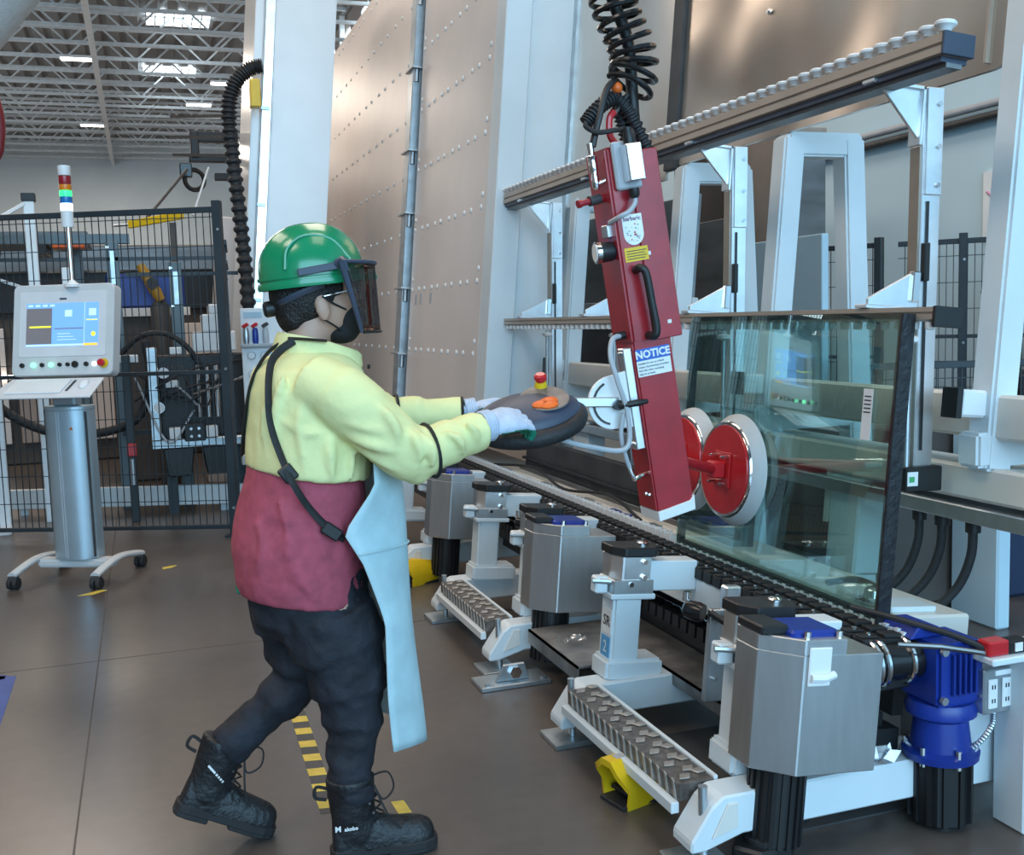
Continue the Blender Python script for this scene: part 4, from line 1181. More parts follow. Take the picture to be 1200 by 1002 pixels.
# yellow foot pedal under the step
for (px_, py_, rz_, lab_) in ((1.355, 2.90, 12, 'yellow hooded foot pedal lying under the near step'), (1.40, 5.86, 20, 'yellow hooded foot pedal on the floor behind the apron')):
    PT = Matrix.Translation((px_, py_, 0)) @ Matrix.Rotation(R(rz_), 4, 'Z') @ Matrix.Scale(1.15, 4)
    fp = thing('foot_pedal', lab_, 'pedal', (px_, py_, 0), 'yellow foot pedals')
    outer = [(-0.055, 0.0), (-0.065, 0.055), (-0.05, 0.105), (-0.02, 0.13), (0.02, 0.13), (0.05, 0.105), (0.065, 0.055), (0.055, 0.0)]
    hood = MB(PT)
    n_ = len(outer)
    vs, fs = [], []
    for (x_, sc_) in ((-0.09, 1.0), (-0.03, 1.0), (0.10, 0.78)):
        vs += [(x_ + (0.03 if (x_ < -0.05 and z_ < 0.06) else 0), y_ * sc_, z_ * sc_) for y_, z_ in outer]
    for (x_, sc_) in ((-0.09, 0.86), (-0.03, 0.86), (0.09, 0.66)):
        vs += [(x_ + (0.03 if (x_ < -0.05 and z_ < 0.06) else 0), y_ * sc_, z_ * sc_) for y_, z_ in outer]
    for layer in (0, 3):
        for j in range(2):
            for i in range(n_ - 1):
                a = (layer + j) * n_ + i
                fs.append((a, a + 1, a + 1 + n_, a + n_))
    for i in range(n_ - 1):
        fs.append((i, i + 1, 3 * n_ + i + 1, 3 * n_ + i))
    for i in (0, n_ - 1):
        for j in range(2):
            fs.append((j * n_ + i, (j + 1) * n_ + i, (j + 4) * n_ + i, (j + 3) * n_ + i))
    fs.append([2 * n_ + i for i in range(n_)])
    fs.append([5 * n_ + i for i in range(n_)])
    hood.add(vs, fs)
    hood.build('hood', 'yellow_paint', fp, smooth=True)
    MB(PT).bx(-0.075, 0.10, -0.052, 0.052, 0, 0.012).build('sole', 'black_rubber', fp, 0.003)
    MB(PT).bx(-0.05, 0.06, -0.035, 0.035, 0.030, 0.042).build('treadle', 'black', fp, 0.003)
    MB(PT).bx(-0.062, -0.035, -0.012, 0.012, 0.130, 0.132).build('top_mark', 'grey_plastic', fp)
pcb = thing('cable', 'thin black cable trailing from the yellow foot pedal across the floor', 'cable', (1.55, 3.1, 0))
MB().tube(bez([(1.46, 2.96, 0.02), (1.56, 3.02, 0.01), (1.50, 3.25, 0.01), (1.46, 3.42, 0.06), (1.52, 3.5, 0.12)], 24), 0.006, 8).build('cable_run', 'black_rubber', pcb, smooth=True)
pcb2 = thing('cable', 'thin black cable lying on the floor behind the near stand', 'cable', (1.8, 2.8, 0))
MB().tube(bez([(1.60, 2.90, 0.008), (1.75, 2.80, 0.008), (1.95, 2.78, 0.008), (2.2, 2.7, 0.008)], 24), 0.006, 8).build('cable_run', 'black_rubber', pcb2, smooth=True)

# mushroom foot switch at the bottom edge
ef = thing('foot_switch', 'black round foot switch with a yellow dot beside the near floor beam', 'switch', (1.53, 2.46, 0))
MB().prism([(1.53 + 0.10 * math.cos(R(60 * k)), 2.44 + 0.08 * math.sin(R(60 * k))) for k in range(6)], 0, 0.05, 'z').build('base', 'black', ef, 0.008)
MB().lathe([(0.062, 0.05), (0.062, 0.064), (0.052, 0.070)], (1.54, 2.44, 0), n=24).build('button', 'black_rubber', ef, smooth=True)
MB().lathe([(0.016, 0.0699), (0.016, 0.0712)], (1.537, 2.43, 0), n=16).build('dot', 'yellow_paint', ef)

# crumpled clear film on the tray and black duct
glass_mat('film', (0.86, 0.88, 0.90), 0.22, rough=0.15)
for (cx, cy, cz, s_, lab) in ((1.87, 2.48, 0.202, 0.13, 'crumpled clear film lying beside the nearest steel cover'), (1.50, 3.75, 0.24, 0.07, 'small crumple of clear film on the steel tray')):
    fm = MB()
    g = 9
    vs = []
    for i in range(g):
        for j in range(g):
            vs.append((cx + s_ * (i / (g - 1) - 0.5) * 1.5, cy + s_ * (j / (g - 1) - 0.5), cz + random.uniform(0, 0.35) * s_))
    fs = []
    for i in range(g - 1):
        for j in range(g - 1):
            a = i * g + j
            fs += [(a, a + 1, a + g), (a + 1, a + g + 1, a + g)]
    fm.add(vs, fs)
    tag(fm.build('plastic_film', 'film'), lab, 'film', 'scraps of clear film')
bd = thing('cable_duct', 'black curved cable duct on the floor in front of the gear motor', 'duct', (1.9, 2.55, 0))
MB().tube(bez([(1.66, 2.50, 0.04), (1.80, 2.52, 0.09), (1.93, 2.56, 0.10), (2.06, 2.62, 0.08)], 20), 0.022, 10).build('duct_run', 'black_rubber', bd, smooth=True)
MB().bx(1.62, 2.3, 2.52, 3.3, 0.0, 0.006).build('floor_mat', 'dark_grey', bd)

# ================================================================== THE WORKER
mat('skin', (0.50, 0.29, 0.21), 0.5, var=0.06, scale=20)
mat('hair', (0.012, 0.010, 0.010), 0.5, var=0.3, scale=60, bump=0.5, bscale=140)
mat('helmet_green', (0.006, 0.24, 0.10), 0.22, var=0.05, coat=0.4)
mat('jacket_yellow', (0.80, 0.77, 0.37), 0.75, var=0.04, scale=8, bump=0.25, bscale=16)
mat('shirt_maroon', (0.40, 0.070, 0.105), 0.85, var=0.10, scale=30, bump=0.20, bscale=14)
mat('apron_blue', (0.46, 0.62, 0.66), 0.8, var=0.07, scale=9, bump=0.2, bscale=12)
mat('denim_black', (0.014, 0.015, 0.022), 0.8, var=0.25, scale=14, bump=0.45, bscale=20)
mat('boot_leather', (0.012, 0.012, 0.014), 0.5, var=0.3, scale=20, bump=0.3, bscale=60)
mat('boot_sole', (0.016, 0.015, 0.016), 0.7, var=0.2)
mat('glove_knit', (0.50, 0.56, 0.68), 0.85, var=0.06, scale=40, bump=0.2, bscale=120)
mat('glove_green', (0.008, 0.20, 0.12), 0.6, var=0.1, scale=40)
mat('mask_black', (0.012, 0.012, 0.013), 0.8, var=0.1)
mat('webbing', (0.012, 0.012, 0.013), 0.7, var=0.2, scale=60)
glass_mat('visor_smoke', (0.55, 0.50, 0.48), 0.03)


def blob(mb, name, m, parent, voxel=0.012, it=6, disp=0.0, dscale=0.12, kind='CLOUDS', turb=6.0):
    """fuse closed shapes into one smooth continuous skin"""
    tmp = bpy.data.objects.new('tmp', mb.mesh('tmp'))
    COL.objects.link(tmp)
    md = tmp.modifiers.new('r', 'REMESH')
    md.mode = 'VOXEL'
    md.voxel_size = voxel
    md = tmp.modifiers.new('s', 'SMOOTH')
    md.factor, md.iterations = 0.5, it
    if disp:
        tx = bpy.data.textures.new('cloth_folds', kind)
        if kind == 'MARBLE':
            tx.turbulence = turb
        tx.noise_scale = dscale
        md = tmp.modifiers.new('d', 'DISPLACE')
        md.texture = tx
        md.strength = disp
        md.mid_level = 0.5
        md = tmp.modifiers.new('s2', 'SMOOTH')
        md.factor, md.iterations = 0.5, 2
    dg = bpy.context.evaluated_depsgraph_get()
    me = bpy.data.meshes.new_from_object(tmp.evaluated_get(dg))
    old = tmp.data
    bpy.data.objects.remove(tmp)
    bpy.data.meshes.remove(old)
    me.name = name
    top = parent
    while top.parent is not None:
        top = top.parent
    me.transform(Matrix.Translation(-ROOT_LOC[top.name]))
    me.materials.clear()
    for q in (m if isinstance(m, (list, tuple)) else [m]):
        me.materials.append(MATS[q])
    me.polygons.foreach_set('use_smooth', [True] * len(me.polygons))
    o = bpy.data.objects.new(name, me)
    COL.objects.link(o)
    o.parent = parent
    return o


def stack(mb, rows, n=28, yc=3.0):
    """horizontal elliptical rings: (z, xc, rx, ry[, yc, tilt])"""
    rings = []
    for r_ in rows:
        z, xc, rx, ry = r_[:4]
        y0 = r_[4] if len(r_) > 4 else yc
        tl = r_[5] if len(r_) > 5 else 0.0
        rings.append([Vector((xc + rx * math.cos(2 * PI * k / n), y0 + ry * math.sin(2 * PI * k / n), z + tl * rx * math.cos(2 * PI * k / n))) for k in range(n)])
    return mb.loft(rings)


pr = thing('person', 'worker in green hard hat, yellow jacket and blue apron pushing the lifter handle', 'person', (0.42, 3.0, 0))

# body: one continuous skin under the clothes
bd_ = MB()
HY = 3.0
bd_.sphere((0.455, HY, 1.605), 0.100, 0.078, 0.110, 22, 14)
bd_.sphere((0.505, HY, 1.540), 0.072, 0.066, 0.085, 20, 12)
bd_.sphere((0.530, HY, 1.478), 0.040, 0.042, 0.034, 14, 10)
bd_.tube([(0.545, HY, 1.575), (0.572, HY, 1.548), (0.590, HY, 1.530), (0.575, HY, 1.520)], [0.010, 0.013, 0.015, 0.010], 10)
bd_.sphere((0.560, HY, 1.600), 0.022, 0.055, 0.018, 14, 8)
bd_.sphere((0.468, HY - 0.080, 1.538), 0.022, 0.010, 0.036, 12, 8, Matrix.Rotation(R(-12), 4, 'Y'))
bd_.sphere((0.468, HY + 0.080, 1.538), 0.022, 0.010, 0.036, 12, 8, Matrix.Rotation(R(-12), 4, 'Y'))
bd_.tube([(0.40, HY, 1.36), (0.425, HY, 1.43), (0.455, HY, 1.52)], [0.075, 0.060, 0.060], 18)
stack(bd_, [(0.70, 0.39, 0.115, 0.14), (0.90, 0.39, 0.125, 0.15), (1.15, 0.42, 0.13, 0.17), (1.32, 0.42, 0.13, 0.19), (1.40, 0.42, 0.07, 0.10)])
bd_.tube([(0.45, 2.82, 1.34), (0.655, 2.77, 1.135), (0.88, 2.825, 1.195)], [0.055, 0.046, 0.030], 12)
bd_.tube([(0.45, 3.18, 1.34), (0.71, 3.25, 1.20), (0.945, 3.19, 1.205)], [0.055, 0.046, 0.030], 12)
bd_.tube([(0.44, 2.91, 0.74), (0.485, 2.89, 0.47), (0.478, 2.88, 0.15)], [0.085, 0.060, 0.042], 12)
bd_.tube([(0.38, 3.09, 0.74), (0.370, 3.10, 0.47), (0.150, 3.10, 0.283)], [0.085, 0.052, 0.036], 12)
body = blob(bd_, 'body', 'skin', pr, 0.0075, 5)
for s_ in (-1, 1):
    MB().sphere((0.560, HY + 0.033 * s_, 1.585), 0.010, 0.014, 0.009, 10, 6).build('eye', 'white_plastic', pr, smooth=True)
# eyebrow and hair
hr = MB()
hr.sphere((0.438, HY, 1.585), 0.105, 0.084, 0.105, 20, 12)
hr.sphere((0.400, HY, 1.530), 0.050, 0.066, 0.060, 16, 10)
hr.sphere((0.505, HY - 0.052, 1.60), 0.032, 0.020, 0.030, 10, 8)
hr.sphere((0.505, HY + 0.052, 1.60), 0.032, 0.020, 0.030, 10, 8)
blob(hr, 'hair', 'hair', pr, 0.008, 3, 0.008, 0.03)
# helmet
HM = Matrix.Translation((0.456, HY, 1.622)) @ Matrix.Rotation(R(-5), 4, 'Y')
dome = MB(HM)
rings = []
NN = 48
for j in range(15):
    e_ = (PI / 2) * j / 14.6
    ring_ = []
    for k in range(NN):
        a = 2 * PI * k / NN
        x_ = 0.144 * math.cos(e_) ** 0.85 * math.cos(a)
        y_ = 0.122 * math.cos(e_) ** 0.85 * math.sin(a)
        z_ = 0.148 * math.sin(e_)
        rg = 1.0 + 0.040 * (1 / (1 + math.exp((abs(y_) - 0.040) / 0.004))) * min(1, math.sin(e_) * 2.2)
        ring_.append(Vector((x_ * rg, y_, z_ * rg)))
    rings.append(ring_)
flare = [[Vector((p.x * s1 + (0.030 * max(0, math.cos(2 * PI * k / NN)) ** 3 if fr_ else 0), p.y * s1, z0)) for k, p in enumerate(rings[0])] for s1, z0, fr_ in ((0.94, -0.016, 0), (1.04, -0.020, 1), (1.055, -0.012, 1), (1.03, 0.000, 1))]
dome.loft(flare + rings)
hm = dome.build('helmet', 'helmet_green', pr, smooth=True)
MB(HM).ring(Matrix.Translation((0, 0, 0.010)) @ Matrix.Diagonal((0.149, 0.127, 1, 1)), 1.0, 0.005, 40, 6).build('rim_bead', 'helmet_green', hm, smooth=True)
for s_ in (-1, 1):
    MB(HM).tube(bez([(-0.085, s_ * 0.098, 0.03), (-0.07, s_ * 0.092, 0.085), (-0.02, s_ * 0.083, 0.115), (0.05, s_ * 0.082, 0.10), (0.095, s_ * 0.088, 0.04)], 24), 0.0045, 6).build('side_rib', 'helmet_green', hm, smooth=True)
MB().lathe([(0.020, 0), (0.022, 0.01), (0.022, 0.028), (0.016, 0.034)], (0.352, HY, 1.545), (-1, 0, -0.15), 10).build('ratchet_knob', 'black', hm, smooth=True)
MB().tube(bez([(0.352, HY, 1.550), (0.365, HY - 0.06, 1.560), (0.42, HY - 0.090, 1.585), (0.47, HY - 0.095, 1.605)], 14), 0.010, 6, rb=0.004).build('headband', 'slate', hm, smooth=True)
# visor bracket and smoked shield
vz = MB()
VC = Vector((0.455, HY, 0))
rows = []
for i in range(9):
    f_ = i / 8
    z_ = 1.662 - 0.190 * f_
    half = R(70 - 17 * f_)
    rad_ = 0.176 + 0.008 * f_
    rows.append([Vector((VC.x + rad_ * math.cos(-half + 2 * half * k / 20), HY + 0.92 * rad_ * math.sin(-half + 2 * half * k / 20), z_)) for k in range(21)])
vs = [p for r_ in rows for p in r_]
fs = [(i * 21 + k, i * 21 + k + 1, (i + 1) * 21 + k + 1, (i + 1) * 21 + k) for i in range(8) for k in range(20)]
vz.add(vs, fs)
vo = vz.build('visor', 'visor_smoke', pr, smooth=True)
so = vo.modifiers.new('thick', 'SOLIDIFY')
so.thickness = 0.0015
MB().tube(rows[0], 0.006, 6).build('visor_top_rim', 'slate', vo, smooth=True)
MB().tube(rows[-1], 0.004, 6).build('visor_bottom_rim', 'black', vo, smooth=True)
for k in (0, 20):
    s_ = -1 if k == 0 else 1
    edge = [r_[k] for r_ in rows]
    MB().tube([e_ + Vector((-0.004, 0, 0)) for e_ in edge], [0.011, 0.010, 0.009, 0.008, 0.008, 0.007, 0.007, 0.006, 0.005], 8).build('visor_edge_arm', 'slate', vo, smooth=True)
    MB().beam((0.398, HY + s_ * 0.128, 1.634), (0.505, HY + s_ * 0.136, 1.652), 0.020, 0.008).build('visor_bracket', 'slate', vo, 0.002)
    MB().tube([(0.50, HY + s_ * 0.136, 1.655), (0.520, HY + s_ * 0.145, 1.664), edge[0], edge[1]], [0.012, 0.014, 0.012, 0.010], 8).build('visor_hinge', 'slate', vo, smooth=True)
# safety glasses
for s_ in (-1, 1):
    MB().tube(bez([(0.470, HY + s_ * 0.082, 1.572), (0.54, HY + s_ * 0.070, 1.586), (0.578, HY + s_ * 0.060, 1.588)], 8), 0.0022, 6).build('glasses_temple', 'chrome', pr, smooth=True)
    MB().ring(frame((0.584, HY + s_ * 0.034, 1.580), (1, s_ * 0.15, 0)), 0.024, 0.0018, 18, 5).build('glasses_rim', 'chrome', pr, smooth=True)
# mask
mk = MB()
mk.sphere((0.545, HY, 1.512), 0.058, 0.062, 0.048, 18, 10, Matrix.Rotation(R(25), 4, 'Y'))
mk.sphere((0.530, HY, 1.474), 0.050, 0.056, 0.034, 16, 10)
mkb = blob(mk, 'mask', 'mask_black', pr, 0.006, 4)
for s_ in (-1, 1):
    MB().tube(bez([(0.535, HY + s_ * 0.060, 1.535), (0.50, HY + s_ * 0.073, 1.552), (0.468, HY + s_ * 0.086, 1.572)], 8), 0.0028, 6).build('mask_loop', 'mask_black', mkb, smooth=True)
    MB().tube(bez([(0.520, HY + s_ * 0.055, 1.478), (0.495, HY + s_ * 0.070, 1.495), (0.470, HY + s_ * 0.078, 1.510)], 8), 0.0028, 6).build('mask_loop', 'mask_black', mkb, smooth=True)

# T-shirt
tsh = MB()
stack(tsh, [(0.735, 0.385, 0.172, 0.195, 3.0, -0.12), (0.80, 0.380, 0.182, 0.205), (0.88, 0.385, 0.190, 0.208), (0.98, 0.395, 0.183, 0.205), (1.08, 0.408, 0.165, 0.200), (1.16, 0.415, 0.15, 0.19)])
for (x0, z0, x1, z1, r_) in ((0.30, 1.05, 0.36, 0.80, 0.013), (0.36, 1.06, 0.45, 0.84, 0.012), (0.25, 0.98, 0.27, 0.80, 0.012), (0.44, 1.00, 0.50, 0.86, 0.011), (0.31, 0.92, 0.40, 0.77, 0.012)):
    cc = []
    for k in range(11):
        x_, z_ = x0 + (x1 - x0) * k / 10 + 0.01 * math.sin(k * 0.6), z0 + (z1 - z0) * k / 10
        cc.append((x_, HY - 0.206 * math.sqrt(max(0, 1 - ((x_ - 0.388) / 0.187) ** 2)), z_))
    tsh.tube(cc, [max(0.002, r_ * math.sin(PI * (0.06 + 0.88 * k / 10))) for k in range(11)], 8)
blob(tsh, 'shirt', 'shirt_maroon', pr, 0.009, 3, 0.014, 0.11)
# jacket: torso and both sleeves fused
jk = MB()
stack(jk, [(1.085, 0.418, 0.172, 0.222, 3.0, -0.16), (1.15, 0.423, 0.176, 0.226), (1.24, 0.430, 0.174, 0.228), (1.32, 0.430, 0.166, 0.225), (1.375, 0.428, 0.150, 0.196), (1.408, 0.430, 0.122, 0.140), (1.425, 0.438, 0.100, 0.105)])
jk.tube(bez([(0.415, 2.845, 1.345), (0.49, 2.785, 1.30), (0.57, 2.765, 1.225), (0.645, 2.762, 1.155), (0.70, 2.768, 1.150), (0.78, 2.79, 1.170), (0.872, 2.820, 1.192)], 42), [0.080] * 6 + [0.085] * 6 + [0.082] * 6 + [0.080] * 6 + [0.072] * 6 + [0.063] * 6 + [0.056] * 7, 20)
jk.tube(bez([(0.415, 3.155, 1.345), (0.52, 3.22, 1.30), (0.62, 3.25, 1.24), (0.71, 3.255, 1.205), (0.82, 3.225, 1.203), (0.935, 3.19, 1.205)], 40), [0.080] * 8 + [0.082] * 8 + [0.074] * 8 + [0.062] * 8 + [0.052] * 9, 20)
jk.sphere((0.672, 2.768, 1.108), 0.050, 0.055, 0.048, 14, 8)
# pressed-in folds of the heavy cloth: soft ridges fused into the skin
def fold(pts, r_):
    c = bez(pts, 14)
    k = len(c)
    jk.tube(c, [max(0.002, r_ * math.sin(PI * (0.06 + 0.88 * i / (k - 1)))) for i in range(k)], 8)
def ty(x, z, off=0.0):
    q = max(0.0, 1 - ((x - 0.43) / 0.176) ** 2)
    return HY - 0.228 * math.sqrt(q) - off
for (x0, z0, x1, z1, x2, z2, r_) in ((0.34, 1.37, 0.32, 1.28, 0.31, 1.18, 0.014), (0.38, 1.30, 0.37, 1.22, 0.38, 1.11, 0.013), (0.30, 1.33, 0.29, 1.24, 0.285, 1.14, 0.012),
                                     (0.45, 1.22, 0.445, 1.16, 0.45, 1.09, 0.015), (0.50, 1.20, 0.505, 1.14, 0.50, 1.08, 0.013), (0.33, 1.25, 0.38, 1.22, 0.44, 1.215, 0.013)):
    fold([(x0, ty(x0, z0), z0), (x1, ty(x1, z1), z1), (x2, ty(x2, z2), z2)], r_)
for pts_, r_ in (([(0.44, 2.755, 1.27), (0.50, 2.715, 1.24), (0.57, 2.690, 1.215)], 0.014), ([(0.46, 2.765, 1.23), (0.53, 2.715, 1.19), (0.60, 2.690, 1.165)], 0.016), ([(0.49, 2.775, 1.195), (0.56, 2.735, 1.145), (0.62, 2.715, 1.105)], 0.015),
                 ([(0.56, 2.705, 1.29), (0.60, 2.690, 1.235), (0.61, 2.690, 1.18)], 0.014), ([(0.62, 2.735, 1.235), (0.655, 2.690, 1.19), (0.665, 2.690, 1.13)], 0.014), ([(0.665, 2.715, 1.22), (0.695, 2.690, 1.17), (0.70, 2.700, 1.11)], 0.013),
                 ([(0.74, 2.730, 1.205), (0.78, 2.722, 1.18), (0.80, 2.740, 1.13)], 0.011), ([(0.80, 2.745, 1.23), (0.835, 2.750, 1.195), (0.84, 2.770, 1.15)], 0.010)):
    fold([(q[0], q[1] - 0.009, q[2]) for q in pts_], r_ * 1.15)
jkt = blob(jk, 'jacket', 'jacket_yellow', pr, 0.0075, 4, 0.014, 0.16)
# collar
cl_ = MB()
NC = 28
def cring(sc, dz, dx):
    out = []
    for k in range(NC):
        a = 2 * PI * k / NC
        x_ = 0.452 + dx + 0.092 * sc * math.cos(a) * (1.0 if math.cos(a) < 0 else 1.25)
        out.append(Vector((x_, HY + 0.088 * sc * math.sin(a), 1.438 + dz - 0.040 * (math.cos(a)) * (1 if math.cos(a) > 0 else 0.55))))
    return out
cl_.loft([cring(1.14, -0.045, -0.012), cring(1.20, -0.022, -0.005), cring(1.14, 0.010, 0.0), cring(1.06, 0.020, 0.0), cring(0.98, 0.012, 0.0), cring(0.92, -0.03, 0.0)], close=False)
cl_.build('collar', 'jacket_yellow', jkt, smooth=True)
MB().lathe([(0.007, 0), (0.006, 0.004)], (0.592, 2.955, 1.375), (0.8, -0.6, 0), 10).build('snap', 'black', jkt, smooth=True)
# elastic bands on the sleeves
def band(c, ax, ra, rb_, name='sleeve_band', m='webbing'):
    T0 = frame(c, ax, (0, 1, 0))
    pts = [T0 @ Vector((rb_ * math.cos(a), ra * math.sin(a), 0)) for a in [2 * PI * k / 24 for k in range(25)]]
    return MB().tube(pts, 0.005, 6, hint=ax).build(name, m, jkt, smooth=True)
band((0.712, 2.770, 1.150), (1, 0.12, 0.16), 0.0735, 0.0725)
band((0.735, 3.252, 1.205), (1, -0.1, 0.0), 0.066, 0.066)
band((0.930, 3.192, 1.205), (1, -0.25, 0.0), 0.050, 0.050)
# apron
ap = MB()
def apx(z):
    tb = [(1.33, 0.600, 0.575, 0.15), (1.20, 0.640, 0.570, 0.18), (1.05, 0.672, 0.565, 0.205), (0.93, 0.680, 0.470, 0.225), (0.84, 0.682, 0.515, 0.222), (0.66, 0.692, 0.570, 0.205), (0.45, 0.704, 0.578, 0.190), (0.27, 0.716, 0.588, 0.180)]
    for a, b in zip(tb, tb[1:]):
        if a[0] >= z >= b[0]:
            t_ = (a[0] - z) / (a[0] - b[0])
            return [a[i] + (b[i] - a[i]) * t_ for i in (1, 2, 3)]
    return tb[-1][1:]
rows = []
for i in range(40):
    z = 1.33 - (1.33 - 0.27) * i / 39
    xf, xe, hw = apx(z)
    rows.append([Vector((xf - (xf - xe) * abs(t_) ** 2.2 + 0.004 * math.sin(9 * z + 5 * t_), HY - 0.02 + hw * t_, z + 0.045 * abs(t_) * (1 if i == 39 else i / 39))) for t_ in [-1 + 2 * k / 24 for k in range(25)]])
vs = [p for r_ in rows for p in r_]
ap.add(vs, [(i * 25 + k, i * 25 + k + 1, (i + 1) * 25 + k + 1, (i + 1) * 25 + k) for i in range(39) for k in range(24)])
ao = ap.build('apron', 'apron_blue', pr, smooth=True)
so = ao.modifiers.new('thick', 'SOLIDIFY')
so.thickness = 0.004
seam = [Vector((p.x + 0.003, p.y - 0.003, p.z)) for p in rows[17]]
MB().tube(seam, 0.0035, 5).build('apron_seam', 'apron_blue', ao, smooth=True)
# straps: from the nape down the back and forward to the apron edge
def tor(x, z):
    rx = 0.185
    xc = 0.425 if z > 1.1 else 0.392
    ry = 0.232 if z > 1.05 else 0.212
    q = max(0.0, 1 - ((x - xc) / rx) ** 2)
    return HY - ry * math.sqrt(q) - 0.010
path = [(0.385, 1.455), (0.345, 1.43), (0.315, 1.395), (0.300, 1.32), (0.302, 1.24), (0.318, 1.17), (0.345, 1.09), (0.385, 1.02), (0.430, 0.965), (0.475, 0.925)]
pts = []
for i, (x, z) in enumerate(path):
    y = tor(x, z) if i > 2 else HY - (0.085, 0.10, 0.135)[i]
    pts.append((x, y, z))
MB().tube(bez(pts, 50), 0.011, 8, hint=(0.2, -1, 0.2), rb=0.004).build('back_strap', 'webbing', pr, smooth=True)
MB().box((0.335, tor(0.335, 1.11) - 0.006, 1.115), (0.045, 0.014, 0.040), Matrix.Rotation(R(55), 4, 'Y')).build('strap_buckle', 'black', pr, 0.004)
MB().box((0.440, tor(0.44, 0.955) - 0.006, 0.953), (0.055, 0.012, 0.034), Matrix.Rotation(R(38), 4, 'Y')).build('strap_buckle', 'black', pr, 0.004)
MB().tube(bez([(0.375, HY - 0.07, 1.462), (0.42, HY - 0.105, 1.458), (0.47, HY - 0.110, 1.452)], 14), 0.009, 8, hint=(0, 0, 1), rb=0.004).build('neck_strap', 'webbing', pr, smooth=True)
MB().tube(bez([(0.385, HY - 0.02, 1.462), (0.32, HY - 0.04, 1.425), (0.272, HY - 0.05, 1.35), (0.25, HY - 0.02, 1.24), (0.245, HY + 0.06, 1.14)], 24), 0.011, 8, hint=(-1, 0, 0), rb=0.004).build('back_strap', 'webbing', pr, smooth=True)
# trousers
tr = MB()
stack(tr, [(0.62, 0.415, 0.12, 0.15), (0.68, 0.405, 0.165, 0.180), (0.75, 0.40, 0.172, 0.185), (0.82, 0.40, 0.165, 0.185)])
tr.tube(bez([(0.435, 2.905, 0.70), (0.470, 2.895, 0.58), (0.487, 2.890, 0.46), (0.490, 2.885, 0.37), (0.478, 2.88, 0.26), (0.472, 2.88, 0.165)], 30), [0.140] * 6 + [0.112] * 6 + [0.088] * 6 + [0.070] * 6 + [0.062] * 7, 20, rb=[0.105] * 6 + [0.095] * 6 + [0.082] * 6 + [0.068] * 6 + [0.060] * 7)
tr.tube(bez([(0.375, 3.085, 0.72), (0.380, 3.095, 0.60), (0.375, 3.10, 0.475), (0.285, 3.10, 0.385), (0.150, 3.10, 0.285)], 28), [0.135] * 7 + [0.105] * 7 + [0.078] * 7 + [0.064] * 8, 20, rb=[0.10] * 7 + [0.092] * 7 + [0.074] * 7 + [0.062] * 8)
for (cx, cy, cz, rr) in ((0.490, 2.885, 0.40, 0.076), (0.488, 2.885, 0.365, 0.072), (0.484, 2.883, 0.33, 0.069), (0.474, 2.88, 0.235, 0.064), (0.472, 2.88, 0.205, 0.064), (0.472, 2.88, 0.18, 0.066), (0.487, 2.888, 0.44, 0.082)):
    tr.ring(frame((cx, cy, cz), (0.1, 0.25, 1)), rr, 0.0060, 22, 6)
for (cx, cz, rr) in ((0.345, 0.435, 0.070), (0.315, 0.41, 0.066), (0.20, 0.322, 0.062), (0.175, 0.303, 0.063)):
    tr.ring(frame((cx, 3.10, cz), (0.72, 0.15, 0.55)), rr, 0.0055, 22, 6)
tro = blob(tr, 'trousers', 'denim_black', pr, 0.009, 4, 0.012, 0.12, 'MARBLE', 9.0)
# back pocket welt
MB().tube(bez([(0.36, 2.802, 0.66), (0.40, 2.795, 0.60), (0.44, 2.797, 0.59)], 8), 0.0025, 5).build('pocket_seam', 'denim_black', tro, smooth=True)
# lanyard with green card hanging at the back pocket
MB().box((0.215, 3.02, 0.80), (0.012, 0.05, 0.085), Matrix.Rotation(R(8), 4, 'Y')).build('green_rag', 'glove_green', pr, 0.004)


